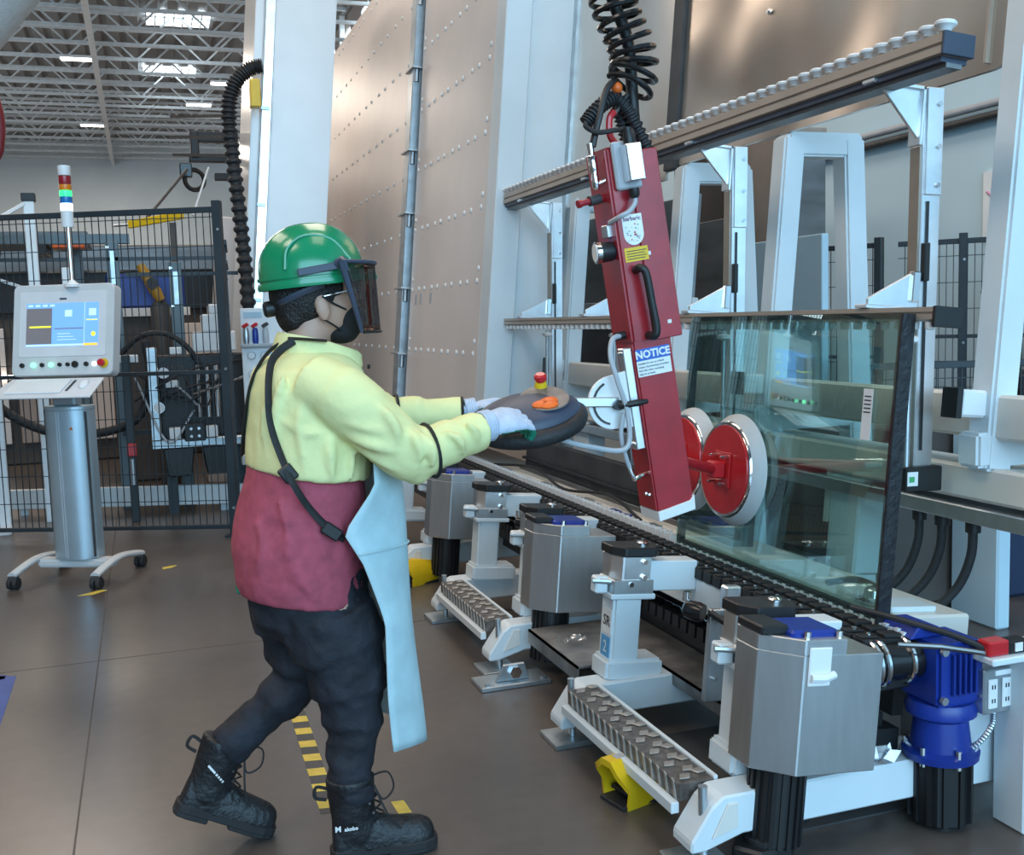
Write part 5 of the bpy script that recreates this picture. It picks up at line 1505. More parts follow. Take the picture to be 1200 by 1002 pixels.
def boot(T0, name):
    b_ = MB(T0)
    # upper: toe to heel cross sections, then the shaft
    secs = []
    for (x_, hw, h_) in ((0.295, 0.020, 0.030), (0.285, 0.036, 0.052), (0.26, 0.045, 0.066), (0.22, 0.048, 0.072), (0.17, 0.045, 0.080), (0.12, 0.042, 0.098), (0.07, 0.040, 0.105), (0.03, 0.038, 0.105), (0.008, 0.030, 0.095)):
        secs.append([Vector((x_, hw * math.cos(a), 0.026 + max(0, h_ * (math.sin(a) if math.sin(a) > 0 else 0)) + (0.0 if math.sin(a) > 0 else -0.004))) for a in [2 * PI * k / 20 for k in range(20)]])
    b_.loft(secs)
    b_.tube([(0.075, 0, 0.06), (0.070, 0, 0.11), (0.066, 0, 0.16), (0.064, 0, 0.215), (0.064, 0, 0.235)], [0.066, 0.062, 0.064, 0.068, 0.069], 20, rb=[0.045, 0.045, 0.052, 0.060, 0.062])
    up = blob(b_, name, 'boot_leather', pr, 0.007, 3)
    out = []
    for (x_, hw) in ((0.0, 0.018), (0.01, 0.034), (0.04, 0.041), (0.10, 0.040), (0.16, 0.044), (0.22, 0.051), (0.265, 0.048), (0.292, 0.034), (0.303, 0.012)):
        out.append((x_, hw))
    poly = [(x_, -hw) for x_, hw in out] + [(x_, hw) for x_, hw in out[::-1]]
    so_ = MB(T0).prism(poly, 0.010, 0.034, 'z')
    so_.prism([(x_, y_) for x_, y_ in poly if x_ <= 0.1] , -0.004, 0.012, 'z')
    so_.prism([(x_, y_) for x_, y_ in poly if x_ >= 0.16], 0.0, 0.012, 'z')
    so_.build('sole', 'boot_sole', up, 0.003)
    for k in range(5):
        x_, z_ = 0.150 - 0.010 * k, 0.108 + 0.028 * k
        MB(T0).tube([(x_ - 0.022, -0.034, z_), (x_ + 0.004, -0.012, z_ + 0.010), (x_ + 0.004, 0.012, z_ + 0.006), (x_ - 0.022, 0.034, z_ + 0.012)], 0.003, 6).build('lace', 'webbing', up, smooth=True)
        MB(T0).lathe([(0.005, 0), (0.004, 0.004)], (x_ - 0.020, -0.036, z_), (0.3, -1, 0), 8).build('eyelet', 'steel_dark', up, smooth=True)
    MB(T0).tube(bez([(0.118, -0.01, 0.23), (0.165, -0.03, 0.245), (0.180, -0.035, 0.20), (0.150, -0.035, 0.17), (0.125, -0.025, 0.21)], 24), 0.0028, 6).build('lace_bow', 'webbing', up, smooth=True)
    MB(T0).tube(bez([(0.125, -0.02, 0.215), (0.150, -0.045, 0.15), (0.170, -0.05, 0.11), (0.195, -0.052, 0.085)], 16), 0.0028, 6).build('lace_end', 'webbing', up, smooth=True)
    MB(T0).tube(bez([(0.004, 0, 0.205), (-0.030, 0, 0.215), (-0.034, 0, 0.185), (-0.004, 0, 0.175)], 14), 0.005, 6).build('pull_loop', 'webbing', up, smooth=True)
    if T0[2][3] > 0.05:
        for k, (a_, b_) in enumerate(((0.0, 0.030), (0.034, 0.040), (0.044, 0.049), (0.053, 0.058), (0.062, 0.066))):
            MB(T0 @ Matrix.Translation((0.035, -0.0535, 0.165)) @ Matrix.Rotation(R(30), 4, 'Y')).bx(a_, b_, -0.002, 0.002, -0.003, 0.003).build('side_mark', 'white_plastic', up)
    return up


BT1 = Matrix.Translation((0.408, 2.875, 0.004)) @ Matrix.Rotation(R(-4), 4, 'Z')
boot(BT1, 'boot')
BT2 = Matrix.Translation((-0.002, 3.10, 0.128)) @ Matrix.Rotation(R(26), 4, 'Y')
boot(BT2, 'boot')
text_part('M', 0.022, BT1 @ Matrix.Translation((0.020, -0.0552, 0.110)) @ Matrix(((1, 0, 0, 0), (0, 0, -1, 0), (0, 1, 0, 0), (0, 0, 0, 1))), 'white_plastic', pr, bold=0.0006)
text_part('akobo', 0.015, BT1 @ Matrix.Translation((0.056, -0.0560, 0.107)) @ Matrix(((1, 0, 0, 0), (0, 0, -1, 0), (0, 1, 0, 0), (0, 0, 0, 1))), 'white_plastic', pr, bold=0.0004)


def glove(wrist, f_, n_, across_sign, name):
    f_ = Vector(f_).normalized()
    n_ = (Vector(n_) - f_ * Vector(n_).dot(f_)).normalized()
    c_ = f_.cross(n_).normalized() * across_sign
    W_ = Vector(wrist)
    K_ = 1.16
    P_ = lambda a, b, d: W_ + (f_ * a + c_ * b + n_ * d) * K_
    g = MB()
    g.tube([P_(-0.03, 0, 0), P_(0.0, 0, 0), P_(0.035, 0, 0.004), P_(0.070, 0, 0.006), P_(0.100, 0, 0.003)], [0.024, 0.023, 0.025, 0.024, 0.017], 16, hint=c_, rb=[0.040, 0.038, 0.050, 0.056, 0.052])
    for i, (off, ln) in enumerate(((-0.034, 0.88), (-0.0115, 1.0), (0.0115, 0.95), (0.033, 0.78))):
        p0 = P_(0.085, off, 0.004)
        d1 = (f_ * math.cos(R(18)) - n_ * math.sin(R(18)))
        d2 = (f_ * math.cos(R(62)) - n_ * math.sin(R(62)))
        d3 = (f_ * math.cos(R(112)) - n_ * math.sin(R(112)))
        p1 = p0 + d1 * 0.052 * ln
        p2 = p1 + d2 * 0.036 * ln
        p3 = p2 + d3 * 0.028 * ln
        g.tube([p0, p0.lerp(p1, 0.5), p1, p2, p3], [0.0130, 0.0126, 0.0126, 0.0118, 0.010], 10)
    # thumb leaves the side of the palm near its base
    t0 = P_(0.030, -0.036, -0.004)
    t1 = P_(0.062, -0.058, -0.020)
    t2 = P_(0.092, -0.056, -0.040)
    t3 = P_(0.112, -0.044, -0.050)
    g.tube([t0, t1, t2, t3], [0.016, 0.014, 0.0125, 0.010], 10)
    o = blob(g, name, ['glove_knit', 'glove_green'], pr, 0.0048, 3)
    off = ROOT_LOC[pr.name]
    for p in o.data.polygons:
        c = p.center + off - W_
        if c.dot(f_) > 0.03 and (p.normal.dot(n_) < -0.05 or c.dot(n_) < -0.012 or c.dot(f_) > 0.165):
            p.material_index = 1
    return o


glove((0.888, 2.832, 1.198), (0.96, 0.26, 0.10), (-0.1, -0.55, 0.85), 1, 'glove')
glove((0.950, 3.185, 1.210), (0.97, -0.12, 0.10), (-0.1, 0.35, 0.95), -1, 'glove')
for (c, ax, ra) in (((0.893, 2.834, 1.199), (0.96, 0.26, 0.10), 0.040), ((0.955, 3.185, 1.210), (0.97, -0.12, 0.1), 0.038)):
    T0 = frame(c, ax, (0, 1, 0))
    m_ = MB()
    for q in range(4):
        m_.ring(T0 @ Matrix.Translation((0, 0, -0.012 + 0.008 * q)), ra, 0.006, 20, 6)
    m_.build('glove_cuff', 'glove_knit', pr, smooth=True)

# ================================================================== CONTROL CONSOLE
CO = Matrix.Translation((-0.45, 6.91, 0)) @ Matrix.Rotation(R(-25), 4, 'Z')
cs = thing('control_console', 'grey touch-screen control console on a wheeled stand with a signal tower', 'console', (-0.45, 6.91, 0))
mat('console_grey', (0.60, 0.60, 0.60), 0.4, var=0.03)
mat('console_light', (0.70, 0.70, 0.71), 0.35, var=0.03)
mat('column_alu', (0.42, 0.52, 0.58), 0.30, 0.55, var=0.03)
col = [(-0.14 * math.cos(a), -0.085 * math.sin(a)) for a in [PI * k / 20 for k in range(21)]]
MB(CO).prism([(-x_, y_) for x_, y_ in col] + [(-0.14, 0.06), (0.14, 0.06)], 0.13, 1.03, 'z').build('column', 'column_alu', cs, smooth=True)
for x_ in (-0.035, -0.02):
    yf = -0.085 * math.sqrt(1 - (x_ / 0.14) ** 2)
    MB(CO).bx(x_, x_ + 0.006, yf - 0.003, yf + 0.01, 0.14, 1.02).build('column_rib', 'grey_plastic', cs)
MB(CO).bx(0.125, 0.135, -0.045, -0.035, 0.14, 1.02).build('column_rib', 'dark_grey', cs)
MB(CO).prism([(-x_ * 1.03, y_ * 1.03) for x_, y_ in col] + [(-0.144, 0.062), (0.144, 0.062)], 1.03, 1.055, 'z').build('column_cap', 'column_alu', cs, 0.004)
MB(CO).prism([(0.046, 0.915), (0.066, 0.915), (0.056, 0.935)], -0.083, -0.079, 'y').build('warning_mark', 'orange', cs)
MB(CO).bx(-0.07, 0.07, -0.045, 0.045, 1.055, 1.19).build('neck', 'column_alu', cs, 0.01)
# base
MB(CO).bx(-0.24, 0.24, -0.05, 0.05, 0.075, 0.125).build('cross_bar', 'console_grey', cs, 0.012, seg=2)
me_wheel = MB().lathe([(0.020, -0.013), (0.034, -0.012), (0.036, 0), (0.034, 0.012), (0.020, 0.013)], axis=(1, 0, 0), n=18).mesh('wheel', smooth=True)
me_wheel.materials.append(MATS['black_rubber'])
for x_ in (-0.255, 0.255):
    b_ = MB(CO)
    pts = bez([(x_, -0.30, 0.085), (x_, -0.20, 0.105), (x_, -0.06, 0.125), (x_, 0.06, 0.125), (x_, 0.20, 0.105), (x_, 0.30, 0.085)], 24)
    b_.tube(pts, 0.020, 10, hint=(1, 0, 0), rb=0.028)
    b_.build('foot_arm', 'console_grey', cs, smooth=True)
    for y_ in (-0.285, 0.285):
        c_ = MB(CO).bx(x_ - 0.026, x_ + 0.026, y_ - 0.022, y_ + 0.022, 0.050, 0.085).build('caster_fork', 'dark_grey', cs, 0.006)
        for s_ in (-0.017, 0.017):
            p_ = CO @ Vector((x_ + s_, y_, 0.037))
            put('wheel', me_wheel, c_, p_, (0, 0, R(-25)))
# head
HD = CO @ Matrix.Translation((0.015, -0.05, 1.235)) @ Matrix.Rotation(R(-11), 4, 'X')


def rrect(x0, x1, z0, z1, r_, n=5):
    out = []
    for (cx, cz, a0) in ((x1 - r_, z1 - r_, 0), (x0 + r_, z1 - r_, PI / 2), (x0 + r_, z0 + r_, PI), (x1 - r_, z0 + r_, 1.5 * PI)):
        for k in range(n + 1):
            a = a0 + PI / 2 * k / n
            out.append((cx + r_ * math.cos(a), cz + r_ * math.sin(a)))
    return out


hd = MB(HD).prism(rrect(-0.315, 0.315, 0.0, 0.55, 0.035), -0.02, 0.075, 'y').build('screen_housing', 'console_grey', cs, 0.006, smooth=True)
MB(HD).prism(rrect(-0.27, 0.27, 0.115, 0.505, 0.01), -0.024, -0.02, 'y').build('bezel', 'console_light', hd, 0.001)
mat('lcd_blue', (0.16, 0.36, 0.80), 0.3, var=0.0, emit=0.75)
mat('lcd_grey', (0.16, 0.15, 0.16), 0.3, var=0.0, emit=0.45)
mat('lcd_pale', (0.45, 0.62, 0.90), 0.3, var=0.0, emit=0.75)
mat('lcd_yellow', (0.75, 0.75, 0.05), 0.3, var=0.0, emit=0.9)
mat('lcd_orange', (0.95, 0.50, 0.05), 0.3, var=0.0, emit=0.9)
sc_ = MB(HD).bx(-0.225, 0.225, -0.026, -0.024, 0.175, 0.435).build('screen', 'lcd_blue', hd)


def lcd(x0, x1, z0, z1, m, nm_):
    return MB(HD).bx(x0, x1, -0.0268, -0.0262, z0, z1).build(nm_, m, sc_)


lcd(-0.225, -0.065, 0.190, 0.405, 'lcd_grey', 'list_field')
lcd(-0.205, -0.07, 0.288, 0.298, 'lcd_yellow', 'list_bar').location.y -= 0.0008
lcd(0.015, 0.060, 0.352, 0.392, 'lcd_pale', 'tile')
lcd(0.165, 0.21, 0.355, 0.398, 'lcd_pale', 'tile')
lcd(0.15, 0.22, 0.327, 0.333, 'lcd_yellow', 'tile_bar')
lcd(-0.05, 0.13, 0.278, 0.284, 'lcd_grey', 'divider')
lcd(0.137, 0.140, 0.19, 0.435, 'lcd_pale', 'divider')
lcd(0.135, 0.222, 0.176, 0.190, 'lcd_orange', 'warning_tile')
lcd(-0.225, 0.135, 0.176, 0.188, 'lcd_pale', 'task_bar')
for k in range(4):
    lcd(-0.215 + 0.045 * k, -0.185 + 0.045 * k, 0.415, 0.427, 'lcd_pale', 'menu_item')
for k in range(3):
    lcd(-0.03, 0.09 - 0.02 * k, 0.212 + 0.018 * k, 0.216 + 0.018 * k, 'lcd_pale', 'text_row')
MB(HD).lathe([(0.014, 0), (0.014, 0.0012)], (0.195, -0.0262, 0.245), (0, -1, 0), 16).build('round_tile', 'lcd_yellow', sc_)
MB(HD).bx(-0.022, 0.022, -0.0252, -0.024, 0.455, 0.466).build('maker_mark', 'slate', hd)
mat('led_green', (0.20, 0.9, 0.45), 0.3, var=0.0, emit=2.0)
mat('led_white', (0.8, 0.95, 1.0), 0.3, var=0.0, emit=2.2)
mat('lens_red', (0.30, 0.01, 0.02), 0.25, var=0.0)
mat('lens_orange', (0.75, 0.22, 0.01), 0.25, var=0.0)
mat('lens_blue', (0.01, 0.16, 0.45), 0.25, var=0.0)
mat('led_green_lit', (0.03, 0.85, 0.20), 0.25, var=0.0, emit=1.6)
for x_, m_, r_ in ((-0.245, 'black', 0.014), (-0.175, 'led_green', 0.015), (-0.12, 'black', 0.013), (-0.065, 'led_green', 0.014), (-0.01, 'black', 0.012), (0.04, 'black', 0.012), (0.085, 'black', 0.020), (0.155, 'black', 0.014), (0.205, 'led_white', 0.013)):
    MB(HD).lathe([(r_, 0), (r_, 0.012), (r_ * 0.8, 0.016)], (x_, -0.02, 0.065), (0, -1, 0), 14).build('push_button', m_, hd, smooth=True)
e_ = MB(HD).lathe([(0.028, 0), (0.028, 0.008)], (0.262, -0.02, 0.068), (0, -1, 0), 18).build('stop_ring', 'yellow_paint', hd, smooth=True)
MB(HD).lathe([(0.014, 0.008), (0.014, 0.022), (0.022, 0.024), (0.022, 0.036), (0.016, 0.042)], (0.258, -0.02, 0.068), (0, -1, 0), 18).build('stop_button', 'red_bright', e_, smooth=True)
# keyboard tray
KT = CO @ Matrix.Translation((0.0, -0.08, 1.225)) @ Matrix.Rotation(R(24), 4, 'X')
kt = MB(KT).prism([(-0.285, 0.0), (0.285, 0.0), (0.30, -0.24), (-0.33, -0.24)], -0.012, 0.0, 'z').build('keyboard_tray', 'console_light', cs, 0.004)
MB(KT).bx(-0.24, 0.10, -0.20, -0.03, 0.0, 0.012).build('keyboard', 'white_plastic', kt, 0.004)
MB(KT).bx(0.12, 0.135, -0.17, -0.04, 0.0, 0.006).build('pen', 'dark_grey', kt, 0.002)
MB(KT).sphere((0.205, -0.10, 0.006), 0.028, 0.045, 0.018, 14, 8).build('mouse', 'white_plastic', kt, smooth=True)
# signal tower
ST = CO @ Matrix.Translation((0.07, 0.03, 0))
MB(ST).lathe([(0.045, 1.76), (0.045, 1.775), (0.022, 1.79), (0.016, 1.80)], n=18).build('tower_base', 'white_plastic', cs, smooth=True)
MB(ST).lathe([(0.013, 1.78), (0.013, 2.13)], n=14).build('tower_pole', 'chrome', cs, smooth=True)
tw = MB(ST).lathe([(0.033, 2.11), (0.035, 2.12), (0.035, 2.205)], n=20).build('tower_socket', 'white_plastic', cs, smooth=True)
z0 = 2.205
for nm_, m_, h_ in (('white_light', 'led_white', 0.045), ('blue_lens', 'lens_blue', 0.04), ('green_light', 'led_green_lit', 0.035), ('orange_lens', 'lens_orange', 0.035), ('red_lens', 'lens_red', 0.05), ('tower_cap', 'white_plastic', 0.06)):
    MB(ST).lathe([(0.034, z0 + 0.001), (0.035, z0 + 0.004), (0.035, z0 + h_ - 0.002)], n=20).build(nm_, m_, tw, smooth=True)
    z0 += h_

# ================================================================== FENCES
def fence(p0, p1, h0, h1, name, label, group=None, step=0.05, posts=(0, 1), bars=(), m='fence_paint', wr=0.0028):
    p0, p1 = Vector(p0), Vector(p1)
    d = (p1 - p0)
    Ln = d.length
    u_ = d.normalized()
    T0 = Matrix(((u_.x, -u_.y, 0, p0.x), (u_.y, u_.x, 0, p0.y), (0, 0, 1, 0), (0, 0, 0, 1)))
    t = thing(name, label, 'fence', (p0 + p1) / 2, group)
    wm = MB(T0)
    k = 1
    while k * step < Ln - 0.02:
        wm.bx(k * step - wr, k * step + wr, -wr, wr, h0, h1)
        k += 1
    z = h0 + 0.2
    while z < h1 - 0.05:
        wm.bx(0, Ln, -wr * 2.2, -wr, z - wr, z + wr)
        z += 0.2
    wm.build('wire_mesh', m, t)['kind'] = 'stuff'
    MB(T0).bx(0, Ln, -0.015, 0.015, h1 - 0.03, h1 + 0.01).build('top_rail', m, t, 0.003)
    MB(T0).bx(0, Ln, -0.012, 0.012, h0 - 0.005, h0 + 0.025).build('bottom_rail', m, t, 0.003)
    for z in bars:
        MB(T0).bx(0, Ln, -0.014, 0.014, z - 0.014, z + 0.014).build('rail', m, t, 0.002)
    for f_ in posts:
        x_ = f_ * Ln
        o = MB(T0).bx(x_ - 0.03, x_ + 0.03, -0.03, 0.03, 0.0, h1 + 0.05).build('post', m, t, 0.004)
        MB(T0).bx(x_ - 0.06, x_ + 0.06, -0.06, 0.06, 0.0, 0.012).build('foot_plate', m, o)
        for z in (h0 + 0.15, 1.2, h1 - 0.15):
            MB(T0).lathe([(0.012, 0), (0.009, 0.008)], (x_ + 0.01, -0.03, z), (0, -1, 0), 8).build('clip', 'zinc', o)
    return t


fence((-3.0, 9.30, 0), (0.545, 7.79, 0), 0.06, 2.32, 'mesh_fence', 'dark grey wire-mesh fence with a heavy post behind the control console', posts=(0.45, 1.0), bars=(1.18,))
fence((0.59, 7.88, 0), (0.66, 8.72, 0), 0.06, 2.10, 'mesh_fence', 'narrow dark wire-mesh return beside the black corrugated hose', posts=(), bars=(1.95,))

# second guard frame behind the fence
gf = thing('guard_frame', 'blue-grey guard frame with slotted posts behind the wire fence', 'frame', (0, 9.4, 0))
for x_, y_, zt in ((-0.19, 9.45, 2.22), (0.29, 9.35, 2.04), (-1.35, 9.7, 2.22)):
    p_ = MB().bx(x_ - 0.05, x_ + 0.05, y_ - 0.05, y_ + 0.05, 0, zt).build('post', 'bluegrey_paint', gf, 0.006)
    MB().bx(x_ - 0.018, x_ + 0.018, y_ - 0.054, y_ - 0.05, zt - 0.35, zt - 0.08).build('slot_plate', 'zinc', p_)
    for z_ in (zt - 0.36, zt - 0.05):
        MB().lathe([(0.012, 0), (0.012, 0.01)], (x_ - 0.035, y_ - 0.05, z_), (0, -1, 0), 8).build('bolt', 'chrome', p_)
MB().bx(-1.35, -0.05, 9.42, 9.5, 2.20, 2.28).build('beam', 'bluegrey_paint', gf, 0.004)
MB().bx(-1.35, 0.70, 9.40, 9.43, 2.06, 2.09).build('rail', 'fence_paint', gf)
MB().bx(-0.1, 0.80, 9.36, 9.39, 1.93, 1.96).build('rail', 'fence_paint', gf)
MB().bx(-0.2, 0.75, 9.36, 9.39, 0.62, 0.66).build('rail', 'fence_paint', gf)

# white slanting tubes of a rack at the far left
wt = thing('tube_rack', 'white tube rack with a slanting brace at the left behind the fence', 'rack', (-0.85, 9.1, 0))
MB().bx(-0.80, -0.72, 9.05, 9.13, 0, 2.50).build('upright', 'housing_white', wt, 0.006)
MB().bx(-1.12, -1.02, 8.75, 8.85, 0, 2.30).build('upright', 'housing_white', wt, 0.006)
MB().beam((-1.10, 8.9, 2.27), (-0.76, 9.08, 2.50), 0.03, 0.03).build('top_brace', 'housing_white', wt, 0.004)
MB().beam((-1.05, 9.0, 1.92), (-0.35, 9.3, 1.66), 0.025, 0.025).build('slant_brace', 'housing_white', wt, 0.004)
MB().bx(-0.81, -0.71, 9.04, 9.14, 2.50, 2.56).build('black_cap', 'black', wt, 0.004)
MB().bx(-0.57, -0.51, 9.2, 9.28, 0, 2.0).build('upright', 'housing_white', wt, 0.006)
MB().bx(-1.13, -1.01, 8.62, 8.74, 0, 0.05).build('foot', 'housing_white', wt, 0.006)

mt_ = thing('roller_table', 'blue-grey overhead roller table behind the left fence', 'table', (-0.9, 11.2, 0))
MB().bx(-3.5, -0.42, 10.8, 11.7, 2.30, 2.42).build('deck', 'bluegrey_paint', mt_, 0.01)
for k in range(6):
    x_ = -3.2 + 0.47 * k
    MB().cyl((x_, 10.78, 2.27), (x_, 11.6, 2.27), 0.07, n=12).build('roller', 'black', mt_, smooth=True)
for x_ in (-3.3, -0.55):
    MB().bx(x_ - 0.06, x_ + 0.06, 11.0, 11.1, 0, 2.3).build('leg', 'bluegrey_paint', mt_, 0.006)
MB().bx(-0.72, -0.45, 10.6, 10.75, 2.25, 2.33).build('orange_guard', 'orange', mt_, 0.01)

# dark machinery block behind everything, with a lit slot
mb_ = thing('machine_block', 'dark brown machine enclosure behind the fence with lit gaps', 'machine', (-1.0, 13.5, 0))
MB().bx(-6.0, 1.05, 13.2, 15.0, 0, 2.15).build('enclosure', 'dark_brown', mb_, 0.02)
MB().bx(-6.0, 1.05, 13.0, 15.0, 2.15, 2.45).build('grey_roof', 'plate_grey', mb_, 0.02)
MB().bx(-6.0, 1.0, 13.1, 13.2, 1.72, 2.15).build('black_slot', 'black', mb_)
mat('tube_light', (1.0, 0.93, 0.80), 0.4, var=0, emit=4.0)
for (x0, x1, z_) in ((-0.98, -0.82, 1.93), (-0.52, -0.22, 1.93), (-1.75, -1.35, 0.98)):
    MB().bx(x0, x1, 13.05, 13.1, z_, z_ + 0.05).build('tube_lamp', 'tube_light', mb_, 0.005)
for k in range(5):
    MB().bx(-1.9 + 0.55 * k, -1.45 + 0.55 * k, 13.12, 13.2, 0.25, 1.55).build('door_panel', 'plate_tan' if k % 2 else 'panel_beige', mb_, 0.01)
bc = thing('blue_cabinet', 'deep blue machine cover right of the console screen', 'cabinet', (0.1, 11.2, 0))
MB().bx(-0.30, 0.42, 11.0, 11.6, 1.70, 2.03).build('cover', 'blue_paint', bc, 0.02)
MB().bx(-0.28, 0.40, 11.05, 11.55, 0.0, 1.70).build('pedestal', 'dark_brown', bc, 0.02)
MB().bx(-0.25, 0.46, 10.96, 11.0, 1.62, 1.70).build('red_edge', 'panel_beige', bc)
MB().bx(0.33, 0.38, 10.93, 10.96, 1.72, 1.76).build('green_led', 'led_green', bc)
MB().bx(0.33, 0.38, 10.93, 10.96, 1.67, 1.70).build('white_led', 'led_white', bc)
ra = thing('robot_arm', 'small ochre robot arm in front of the blue cover', 'robot', (0.13, 10.7, 1.7))
mat('ochre', (0.45, 0.24, 0.03), 0.45, var=0.15, scale=20)
MB().tube([(0.02, 10.7, 2.10), (0.06, 10.7, 2.02), (0.10, 10.7, 1.92)], [0.035, 0.05, 0.045], 12).build('upper_arm', 'ochre', ra, smooth=True)
MB().tube([(0.10, 10.7, 1.93), (0.15, 10.7, 1.84), (0.19, 10.7, 1.76)], [0.05, 0.055, 0.04], 12).build('lower_arm', 'ochre', ra, smooth=True)
MB().cyl((0.12, 10.63, 1.92), (0.12, 10.77, 1.92), 0.055).build('joint', 'dark_grey', ra, smooth=True)
MB().lathe([(0.09, 0), (0.09, 1.70), (0.05, 1.76)], (0.18, 10.75, 0), n=14).build('robot_base', 'dark_grey', ra, smooth=True)

# pneumatic test unit right behind the fence
pu = thing('pneumatic_unit', 'silver pneumatic unit with gauges, valves and cylinders behind the fence', 'machine', (0.35, 8.9, 0))
PX = lambda x: x
MB().bx(0.02, 0.85, 8.80, 9.2, 0.55, 0.62).build('base_plate', 'zinc', pu, 0.006)
MB().bx(0.02, 0.10, 8.78, 9.0, 0.62, 1.35).build('left_plate', 'zinc', pu, 0.006)
MB().bx(0.10, 0.78, 8.95, 9.2, 0.62, 1.28).build('dark_body', 'black', pu, 0.01)
MB().bx(0.16, 0.30, 8.86, 8.95, 0.95, 1.20).build('valve_block', 'dark_grey', pu, 0.006)
for k, (x_, z_, w_, h_) in enumerate(((0.20, 1.06, 0.10, 0.055), (0.20, 0.67, 0.09, 0.09), (0.48, 0.67, 0.09, 0.09), (0.24, 1.32, 0.09, 0.055), (-0.12, 1.27, 0.16, 0.06))):
    MB().bx(x_ - w_ / 2, x_ + w_ / 2, 8.76, 8.86, z_ - h_ / 2, z_ + h_ / 2).build('silver_block', 'white_plastic', pu, 0.006)
for (x_, z_) in ((0.14, 1.15), (0.09, 0.88)):
    g_ = MB().lathe([(0.045, 0), (0.045, 0.03)], (x_, 8.80, z_), (0, -1, 0), 18).build('gauge', 'chrome', pu, smooth=True)
    MB().lathe([(0.038, 0.030), (0.038, 0.032)], (x_, 8.80, z_), (0, -1, 0), 18).build('gauge_dial', 'white_plastic', g_)
for k in range(3):
    x_ = 0.40 + 0.07 * k
    MB().cyl((x_, 8.86, 0.78), (x_, 8.86, 1.20), 0.020, n=12).build('cylinder_rod', 'chrome', pu, smooth=True)
MB().bx(0.27, 0.43, 8.78, 8.86, 0.60, 0.74).build('black_manifold', 'black', pu, 0.006)
for x_ in (0.32, 0.38):
    for z_ in (0.64, 0.70):
        MB().lathe([(0.012, 0), (0.012, 0.008)], (x_, 8.78, z_), (0, -1, 0), 10).build('port', 'chrome', pu)
for x_ in (0.22, 0.52):
    MB().prism([(x_ - 0.12, 0.55), (x_ + 0.12, 0.55), (x_ + 0.09, 0.32), (x_ - 0.09, 0.32)], 8.82, 8.98, 'y').build('drain_cup', 'black', pu, 0.008)
MB().bx(0.70, 0.80, 8.78, 8.9, 0.38, 0.46).build('relay', 'white_plastic', pu, 0.004)
MB().bx(0.805, 0.83, 8.78, 8.9, 0.37, 0.48).build('orange_tag', 'orange', pu, 0.004)
MB().bx(0.12, 0.20, 9.0, 9.1, 0, 0.55).build('leg', 'fence_paint', pu)
MB().bx(0.66, 0.74, 9.0, 9.1, 0, 0.55).build('leg', 'fence_paint', pu)
# stepped white head of the unit
for (x0, x1, z0, z1) in ((0.38, 0.72, 1.30, 1.46), (0.46, 0.66, 1.46, 1.60), (0.52, 0.60, 1.60, 1.68)):
    MB().bx(x0, x1, 8.95, 9.2, z0, z1).build('head_block', 'white_plastic', pu, 0.01)
MB().tube([(0.35, 8.7, 0.98), (0.62, 8.6, 1.06), (0.80, 8.45, 1.14)], 0.010, 8).build('lever_rod', 'chrome', pu, smooth=True)
MB().sphere((0.80, 8.45, 1.14), 0.022, n=10, k=6).build('lever_ball', 'white_plastic', pu, smooth=True)
rgd = random.Random(3)
for k in range(6):
    x0, x1 = rgd.uniform(-0.1, 0.3), rgd.uniform(0.35, 0.8)
    MB().tube(bez([(x0, 8.85, rgd.uniform(0.7, 1.2)), ((x0 + x1) / 2, 8.72, rgd.uniform(0.3, 1.5)), (x1, 8.85, rgd.uniform(0.7, 1.3))], 18), 0.009, 6).build('tube_line', ('black_rubber', 'grey_plastic', 'black_rubber')[k % 3], pu, smooth=True)
# guide post with a red stop and hoses
gp = thing('guide_post', 'black guide post with a red stop behind the fence', 'post', (-0.13, 8.75, 0))
MB().bx(-0.16, -0.10, 8.72, 8.78, 0.0, 1.30).build('post', 'fence_paint', gp, 0.004)
MB().bx(-0.165, -0.095, 8.70, 8.72, 0.52, 0.62).build('red_stop', 'red_bright', gp, 0.006)
MB().lathe([(0.02, 0.30), (0.02, 0.50)], (-0.13, 8.70, 0), n=10).build('rod', 'zinc', gp, smooth=True)
hs_ = thing('hose', 'fat black hose looping behind the console column', 'hose', (-0.3, 8.9, 0.6))
MB().tube(bez([(-1.35, 9.2, 1.55), (-1.22, 9.0, 1.15), (-0.95, 8.9, 0.85), (-0.55, 8.85, 0.70), (-0.10, 8.85, 0.78), (0.04, 8.9, 1.1), (0.02, 8.9, 1.4)], 40), 0.035, 10).build('hose_run', 'black_rubber', hs_, smooth=True)
hs_ = thing('hose', 'black hose arching over the pneumatic unit', 'hose', (0.1, 9.0, 1.3))
MB().tube(bez([(-0.25, 9.0, 1.20), (-0.05, 8.95, 1.42), (0.15, 8.9, 1.46), (0.32, 8.9, 1.36), (0.42, 8.9, 1.20)], 30), 0.022, 10).build('hose_run', 'black_rubber', hs_, smooth=True)
# low pale guard rail on the floor
lg = thing('floor_guard', 'low pale blue guard rail along the floor behind the fence', 'rail', (0.1, 9.2, 0))
MB().beam((-1.2, 9.55, 0.14), (0.75, 8.85, 0.14), 0.16, 0.05, hint=(0, 1, 0)).build('guard', 'paint', lg, 0.004)
for q in (0.1, 0.9):
    c_ = Vector((-1.2, 9.58, 0)).lerp(Vector((0.75, 8.88, 0)), q)
    MB().bx(c_.x - 0.03, c_.x + 0.03, c_.y, c_.y + 0.06, 0, 0.08).build('foot', 'paint', lg)
